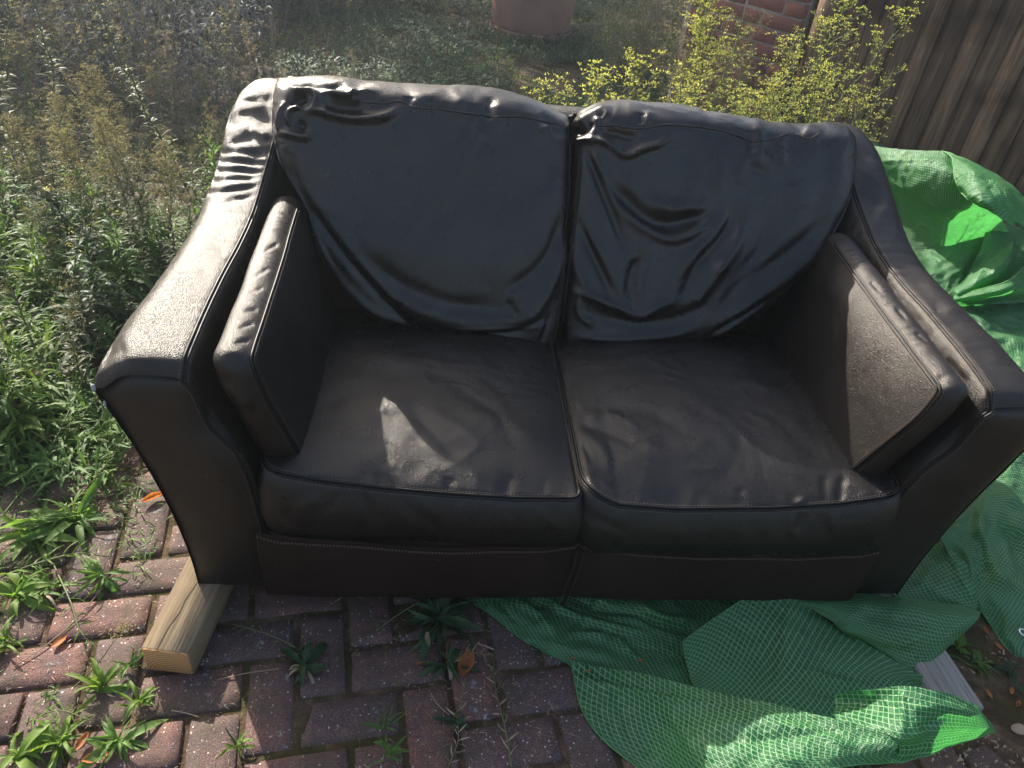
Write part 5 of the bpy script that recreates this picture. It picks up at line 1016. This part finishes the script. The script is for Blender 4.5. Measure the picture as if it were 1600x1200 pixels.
rosette(118, 820, .15, 22, 'big floppy rosette with long leaves level with the front rail', 'leaf', 'lance', (.0, .7), .1, .017)
rosette(50, 835, .13, 20, 'floppy rosette at the left edge beside the bigger one', 'leaf_bright', 'lance', (.0, .8), .1, .017)
rosette(30, 935, .10, 20, 'glossy bright rosette at the left edge above the fallen orange leaf', 'leaf_bright', 'lance', (.1, .9), .1, .022)
rosette(70, 930, .07, 14, 'small rosette with a brown fluffy centre at the left edge', 'leaf', 'lance', (.1, .6), .1, .016, dead=4)
rosette(115, 625, .12, 24, 'spiky weed between the left edge and the sofa arm corner', 'leaf', 'lance', (.0, .9), .1, .013)
rosette(55, 745, .12, 20, 'sprawling weed at the left edge halfway down', 'leaf', 'lance', (.0, .6), .1, .014)
rosette(190, 440, .14, 26, 'starry long-leaved rosette above the sofa arm corner, on bare paving', 'leaf', 'lance', (.1, .8), .1, .012)
rosette(15, 480, .17, 24, 'tall long-leaved weed at the left edge, pale in the sun', 'leaf_grey', 'lance', (.3, 1.3), .1, .011)
rosette(80, 520, .15, 24, 'dark leafy rosette behind the spiky weed on the left', 'leaf_dark', 'lance', (.0, .9), .1, .015)
rosette(120, 350, .14, 26, 'broad green rosette under the faded fleabanes', 'leaf', 'lance', (.1, 1.0), .1, .02)
rosette(40, 395, .15, 26, 'lush green rosette at the left edge under the faded fleabanes', 'leaf', 'lance', (.1, 1.0), .1, .018)
rosette(180, 375, .12, 22, 'dark rosette tucked near the outside of the sofa arm', 'leaf_dark', 'lance', (.1, 1.0), .1, .02)
rosette(1515, 1045, .055, 16, 'small rosette on the bare soil right of the grey timber', 'leaf', 'lance', (.1, .8), .1, .02, z=.012)
rosette(1568, 1062, .06, 14, 'small rosette at the right edge on the bare soil', 'leaf_dark', 'lance', (.1, .6), .1, .018, z=.012)
rosette(1488, 1020, .04, 8, 'tiny yellow-green seedling beside the grey timber', 'leaf_bright', 'spoon', (.2, .9), .1, .04, z=.012)
rosette(1330, 1188, .07, 16, 'dark leafy weed showing under the lower edge of the tarpaulin', 'leaf_dark', 'spoon', (.0, .5), .1, .03)
rosette(602, 1140, .045, 9, 'thin upright seedling on a paver near the bottom edge', 'leaf', 'lance', (.6, 1.3), .1, .014, stem=(.0, .01, .05))
rosette(606, 1180, .05, 9, 'thin seedling at the bottom edge below the upright one', 'leaf', 'lance', (.3, 1.1), .1, .016)
rosette(372, 1172, .04, 9, 'pale yellow seedling catching the sun at the bottom edge', 'leaf_bright', 'spoon', (.4, 1.2), .1, .03, stem=(-.025, .02, .045))
rosette(710, 1130, .035, 8, 'tiny green seedling among dry stalks near the bottom edge', 'leaf_dark', 'spoon', (.2, .7), .1, .04)
rosette(590, 985, .04, 10, 'tuft of fine grass in a paving joint below the sofa', 'leaf_grey', 'lance', (.2, 1.2), .1, .006)
rosette(545, 930, .06, 12, 'dry wiry tuft at the foot of the front rail', 'straw', 'lance', (.0, .6), .1, .004)
rosette(182, 765, .05, 10, 'tiny tuft near the curled brown leaf beside the sofa arm', 'leaf_bright', 'lance', (.1, .8), .1, .012)

# long stems leaning and lying over the paving at the left
def lying(pts, nleaf, label, mat='leaf', L_=.06, r=.003, name='trailing_weed', leafw=.11, buds=None):
    q = crs(np.array([P(*p) for p in pts]), 40); c = q[0].copy(); c[2] = 0; e = empty(name, tuple(c), label, 'weed'); V, F = tube(q-c, np.linspace(r, r*.4, 40), 6); add('stem', mk_mesh('stem', V, F, M['stem'], tint=np.full(len(V), .6)), e)
    T = np.gradient(q, axis=0); T /= np.linalg.norm(T, axis=1, keepdims=True)
    ms = leaf_meshes('cauline'+str(leafw), mat, .1, .1*leafw, .7, n=6)
    for i in range(nleaf):
        k = int(4+34*i/nleaf); t = T[k]; yaw = math.atan2(t[1], t[0])+(1 if i % 2 else -1)*rng.uniform(.5, 1.2); o = add('leaf', ms[i % 5], e, tuple(q[k]-c)); s = L_/.1*rng.uniform(.6, 1.2)*(1.1-.5*i/nleaf); o.rotation_euler = Matrix(rotm(yaw, rng.uniform(-.1, .7), rng.normal(0, .4)).tolist()).to_euler(); o.scale = (s, s, s)
    if buds:
        B = Bag()
        for _ in range(buds): k = rng.integers(26, 40); cluster_buds(B, q[k]-c+rng.normal(0, .008, 3), .006, 4, .005)
        o = add('flower_head', B.mesh('flower_head', M['seed_grey']), e); o['kind'] = 'stuff'
    return e
lying([(0, 812, .01), (50, 745, .03), (95, 670, .06), (140, 565, .10), (165, 490, .12)], 30, 'long pale leafy stem slanting from the left edge up towards the sofa arm corner', L_=.05)
lying([(65, 838, .01), (110, 790, .03), (155, 740, .04), (200, 680, .05)], 30, 'bright leafy stem lying across the paving towards the sofa arm', 'leaf_bright', .05)
lying([(90, 620, .02), (60, 560, .12), (30, 480, .24), (-10, 380, .36)], 46, 'tall bushy leafy stem bending over at the left edge', 'leaf_grey', .07, .004, leafw=.09)
lying([(20, 640, .01), (60, 600, .04), (110, 560, .06)], 20, 'short leafy stem below the tall bent one at the left edge', 'leaf', .06)
lying([(85, 885, .01), (110, 940, .03), (125, 985, .03), (150, 1012, .02)], 12, 'thin trailing stem running down past the brown fluffy rosette', 'leaf', .04, .0022)
lying([(115, 1075, .01), (150, 1040, .03), (180, 1000, .05), (205, 975, .05)], 5, 'slim seeding stem pointing at the side of the pine timber', 'leaf_grey', .03, .0018, buds=26)
lying([(500, 1040, .005), (450, 1005, .015), (400, 985, .02), (362, 975, .015)], 14, 'wiry grey stem lying from the broad-leaved weed towards the pine timber', 'leaf_grey', .03, .002)
lying([(700, 1040, .01), (730, 1020, .02), (770, 1025, .02)], 12, 'pale withered sprig draped over the large curled orange leaf', 'straw', .025, .0016)
lying([(712, 1140, .004), (720, 1100, .02), (728, 1060, .03)], 6, 'dry white-flecked stalk standing below the large curled orange leaf', 'straw', .03, .002)
lying([(700, 1200, .004), (715, 1160, .01), (716, 1130, .02)], 8, 'dry grey stalk at the bottom edge under the dry sprig', 'straw', .03, .0015)
lying([(800, 1200, .004), (790, 1140, .01), (775, 1080, .01), (770, 1030, .008)], 12, 'brown root-like stalk lying in a paving joint', 'straw', .03, .0018)
lying([(0, 700, .01), (60, 690, .04), (120, 655, .06), (160, 610, .07)], 26, 'leafy stem slanting past the spiky weed by the sofa arm corner', 'leaf', .06)
lying([(5, 900, .01), (60, 880, .03), (120, 865, .04), (170, 870, .02)], 22, 'bright leafy stem lying flat between the floppy and the glossy rosettes', 'leaf_bright', .055)
lying([(40, 1130, .01), (90, 1110, .03), (140, 1125, .03)], 14, 'fine yellow-green stem trailing at the lower left', 'leaf_bright', .03, .0016)
lying([(150, 700, .01), (185, 665, .02), (225, 640, .03)], 10, 'thin dry stem between the sofa arm and the leafy stems', 'straw', .03, .0014)
rosette(160, 905, .09, 18, 'dark rosette close to the lower corner of the sofa arm', 'leaf', 'lance', (.0, .6), .1, .018)
rosette(130, 700, .10, 18, 'loose rosette halfway between the left edge and the sofa arm', 'leaf_bright', 'lance', (.0, .8), .1, .014)
rosette(20, 660, .11, 20, 'wide rosette cut by the left edge below the tall bent stem', 'leaf', 'lance', (.0, .8), .1, .014)
rosette(15, 1010, .08, 16, 'small green rosette at the left edge near the long pale straw', 'leaf_bright', 'lance', (.0, .8), .1, .018)
# loose straws
def straw(pts, label, r=.0011):
    q = crs(np.array([P(*p) for p in pts]), 20); c = q[0].copy(); V, F = tube(q-c, r, 5); o = add('straw', mk_mesh('straw', V, F, M['straw'], tint=np.full(len(V), .7))); o.location = tuple(c); tag(o, label, 'straw')
straw([(20, 1043, .004), (80, 1002, .006), (130, 955, .008), (190, 880, .01)], 'long pale straw lying diagonally past the small orange leaf')
straw([(340, 1062, .004), (385, 1052, .006), (435, 1045, .006)], 'short white straw left of the broad-leaved weed')
straw([(268, 1110, .004), (290, 1114, .005), (310, 1120, .004)], 'thin white straw below the pine timber end')
straw([(588, 985, .004), (620, 962, .006), (655, 940, .01)], 'straw slanting up to the dense dark rosette')
straw([(745, 1005, .004), (760, 1010, .005), (772, 1015, .004)], 'thick white straw beside the large curled orange leaf', .0018)
straw([(673, 1083, .004), (685, 1102, .005), (702, 1117, .004)], 'bent pale straw near the bottom edge', .0013)
straw([(195, 727, .004), (210, 712, .006), (224, 700, .008)], 'short grey straw by the sofa arm')

# fallen leaves
def fallen(px, py, size, label, yaw=0., curl=1.2, z=.006, mat='orange_leaf', aspect=.55):
    n_ = 14; t = np.linspace(0, 1, n_); s = np.linspace(-1, 1, 9); w_ = size*aspect*np.sin(np.pi*np.clip(t*.94+.03, 0, 1))**.7*.5; T_, S_ = np.meshgrid(t, s, indexing='ij'); X_ = (T_-.5)*size; Wd = w_[:, None]*np.sin(S_*curl)/curl; Z_ = w_[:, None]*(1-np.cos(S_*curl))/curl+.12*size*(T_-.5)**2*4
    V = np.stack([X_, Wd, Z_], -1).reshape(-1, 3); V += (fbm(V+px, 60, 2)*size*.03)[:, None]; c, s_ = math.cos(yaw), math.sin(yaw); V = V@np.array([[c, s_, 0], [-s_, c, 0], [0, 0, 1.]]); o = add('fallen_leaf', mk_mesh('fallen_leaf', V, gridF(n_, 9), M[mat], tint=np.full(len(V), rng.random()))); o.location = tuple(P(px, py, z)); tag(o, label, 'leaf'); return o
fallen(93, 1003, .032, 'small orange leaf lying flat on the paving in the bottom left', .9, .7)
fallen(240, 778, .055, 'curled brown leaf beside the outside of the sofa arm', .7, 1.9, .010)
fallen(728, 1040, .062, 'large curled orange leaf on the paving left of the tarpaulin', 1.2, 1.6, .012, aspect=.85)
fallen(657, 1038, .022, 'small orange leaf crumb under the ragged rosette', .2, 1.5)
fallen(129, 1160, .035, 'reddish leaf among the weeds at the bottom left', 1.3, 1.2, .012)
fallen(150, 1185, .045, 'brown leaf at the bottom edge on the left', .3, 1.0, .010)
fallen(668, 1000, .035, 'tan withered leaf caught in the dense dark rosette', -1.4, 1.8, .04, 'straw')
fallen(1512, 1048, .030, 'tan wood chip on the bare soil', -.5, .6, .02, 'straw', .4)
fallen(895, 1029, .012, 'tiny brown leaf on the tarpaulin edge', .1, .8, .02); fallen(919, 1049, .011, 'tiny orange seed leaf on the tarpaulin', .4, .8, .03); fallen(1000, 1033, .013, 'tiny dark leaf in a dark fold of the tarpaulin', .2, .8, .03)
for i, (px, py) in enumerate([(1540, 985), (1560, 1010), (1525, 1090), (1545, 1085), (1580, 1080), (1500, 990), (1590, 1100)]):
    o = fallen(px, py, .022, 'brown dead leaf scrap on the bare soil at the lower right', rng.uniform(0, 3), 1.2, .02); o['group'] = 'dead leaf scraps on the bare soil'
V = np.random.default_rng(3).normal(0, 1, (1, 3)); th = np.linspace(0, np.pi, 12); ph = np.linspace(0, 2*np.pi, 19)[:-1]
V = np.array([(.022*math.sin(a)*math.cos(b_), .016*math.sin(a)*math.sin(b_), .013*math.cos(a)) for a in th for b_ in ph]); o = add('pebble', mk_mesh('pebble', V+fbm(V, 50, 2)[:, None]*.0015, gridF(12, 18, closev=True), simple('tan stone', (.30, .22, .15), .8, .2, 40))); o.location = tuple(P(1592, 1142, .01)); tag(o, 'smooth tan pebble on the soil near the lower right corner', 'stone')

# ------------------------------------------------------------------ unseen hedge added beyond the frame to shade the far weeds
def hedge(name, x0, x1, y0, y1, h, n_, seed, label):
    r2 = np.random.default_rng(seed); x = r2.uniform(x0, x1, n_); y = r2.uniform(y0, y1, n_); hh = h+.35*np.sin(x*2.1)+.25*np.sin(x*5.3+1)+.2*np.sin(x*9.7+2); z = hh*(1-r2.random(n_)**1.6*.97)
    p = np.stack([x, y, z], 1); gap = fbm(p, 1.6, 2); hx = x-z*TOSUN.x/TOSUN.z; hy = y-z*TOSUN.y/TOSUN.z; k = (gap > -.6) & ~((hx > -1.75) & (hx < -.55) & (hy > 3.75) & (hy < 4.25)) & ~((gap > .45) & (hy < 3.9)); p = p[k]; m_ = len(p); F0 = gridF(3, 3); v0 = leaf_vf(1, .5, .8, .3, n=3)[0]; A_ = r2.normal(0, 1, (m_, 3)); A_ /= np.linalg.norm(A_, axis=1, keepdims=True); B_ = np.cross(A_, r2.normal(0, 1, (m_, 3))); B_ /= np.linalg.norm(B_, axis=1, keepdims=True); C3 = np.cross(A_, B_); s = r2.uniform(.06, .13, m_)[:, None, None]  # leaves dropped along the sun's path so a strip of light gets through
    V = (v0[None, :, 0:1]*A_[:, None]+v0[None, :, 1:2]*B_[:, None]+v0[None, :, 2:3]*C3[:, None])*s+p[:, None]
    F = (F0[None]+(np.arange(m_)*9)[:, None, None]).reshape(-1, 4); e = empty(name, ((x0+x1)/2, (y0+y1)/2, 0), label, 'hedge'); V = V.reshape(-1, 3)-np.array(e.location); o = add('foliage', mk_mesh('foliage', V, F, M['leaf_dark'], tint=np.repeat(r2.random(m_), 9)), e); o['kind'] = 'stuff'
    S = Bag()
    for i in range(14): xx = x0+(x1-x0)*(i+.5)/14; V, F = tube(np.array([(xx, (y0+y1)/2, 0), (xx+.1, (y0+y1)/2, h*.5), (xx, (y0+y1)/2+.05, h*.85)])-np.array(e.location), [.04, .03, .012], 6); S.add(V, F)
    add('trunks', S.mesh('trunks', M['leaf_brown']), e)
cover('undergrowth', 34000, (-6.5, -1.5, 3.0, 7.2), 'leaf_blue', .08, .016, cl(1.2, -.5, 2), (-.4, 1.4), 'grey tangled undergrowth filling the shade at the top left', 28, h=.45)
hedge('shade_hedge', -9, 1.6, 7.6, 8.4, 4.0, 60000, 5, 'unseen tall leafy hedge added beyond the top edge to shade the far weeds')

# ------------------------------------------------------------------ added misty volume standing in for lens glare towards the sun
V, F = box_vf((-31, -13, -1.2), (31, 41, 5.4)); hz = add('glare_haze', mk_mesh('glare_haze', V, F, (lambda m: m)(D.materials.new('lens glare volume')), smooth=False)); hz['kind'] = 'stuff'
hm = hz.data.materials[0]; hm.use_nodes = True; hn = hm.node_tree; hn.nodes.remove(hn.nodes['Principled BSDF']); pv = hn.nodes.new('ShaderNodeVolumePrincipled'); pv.inputs['Color'].default_value = (.80, .90, 1, 1); pv.inputs['Density'].default_value = GLARE_HAZE; pv.inputs['Anisotropy'].default_value = .72; hn.links.new(pv.outputs[0], hn.nodes['Material Output'].inputs['Volume'])
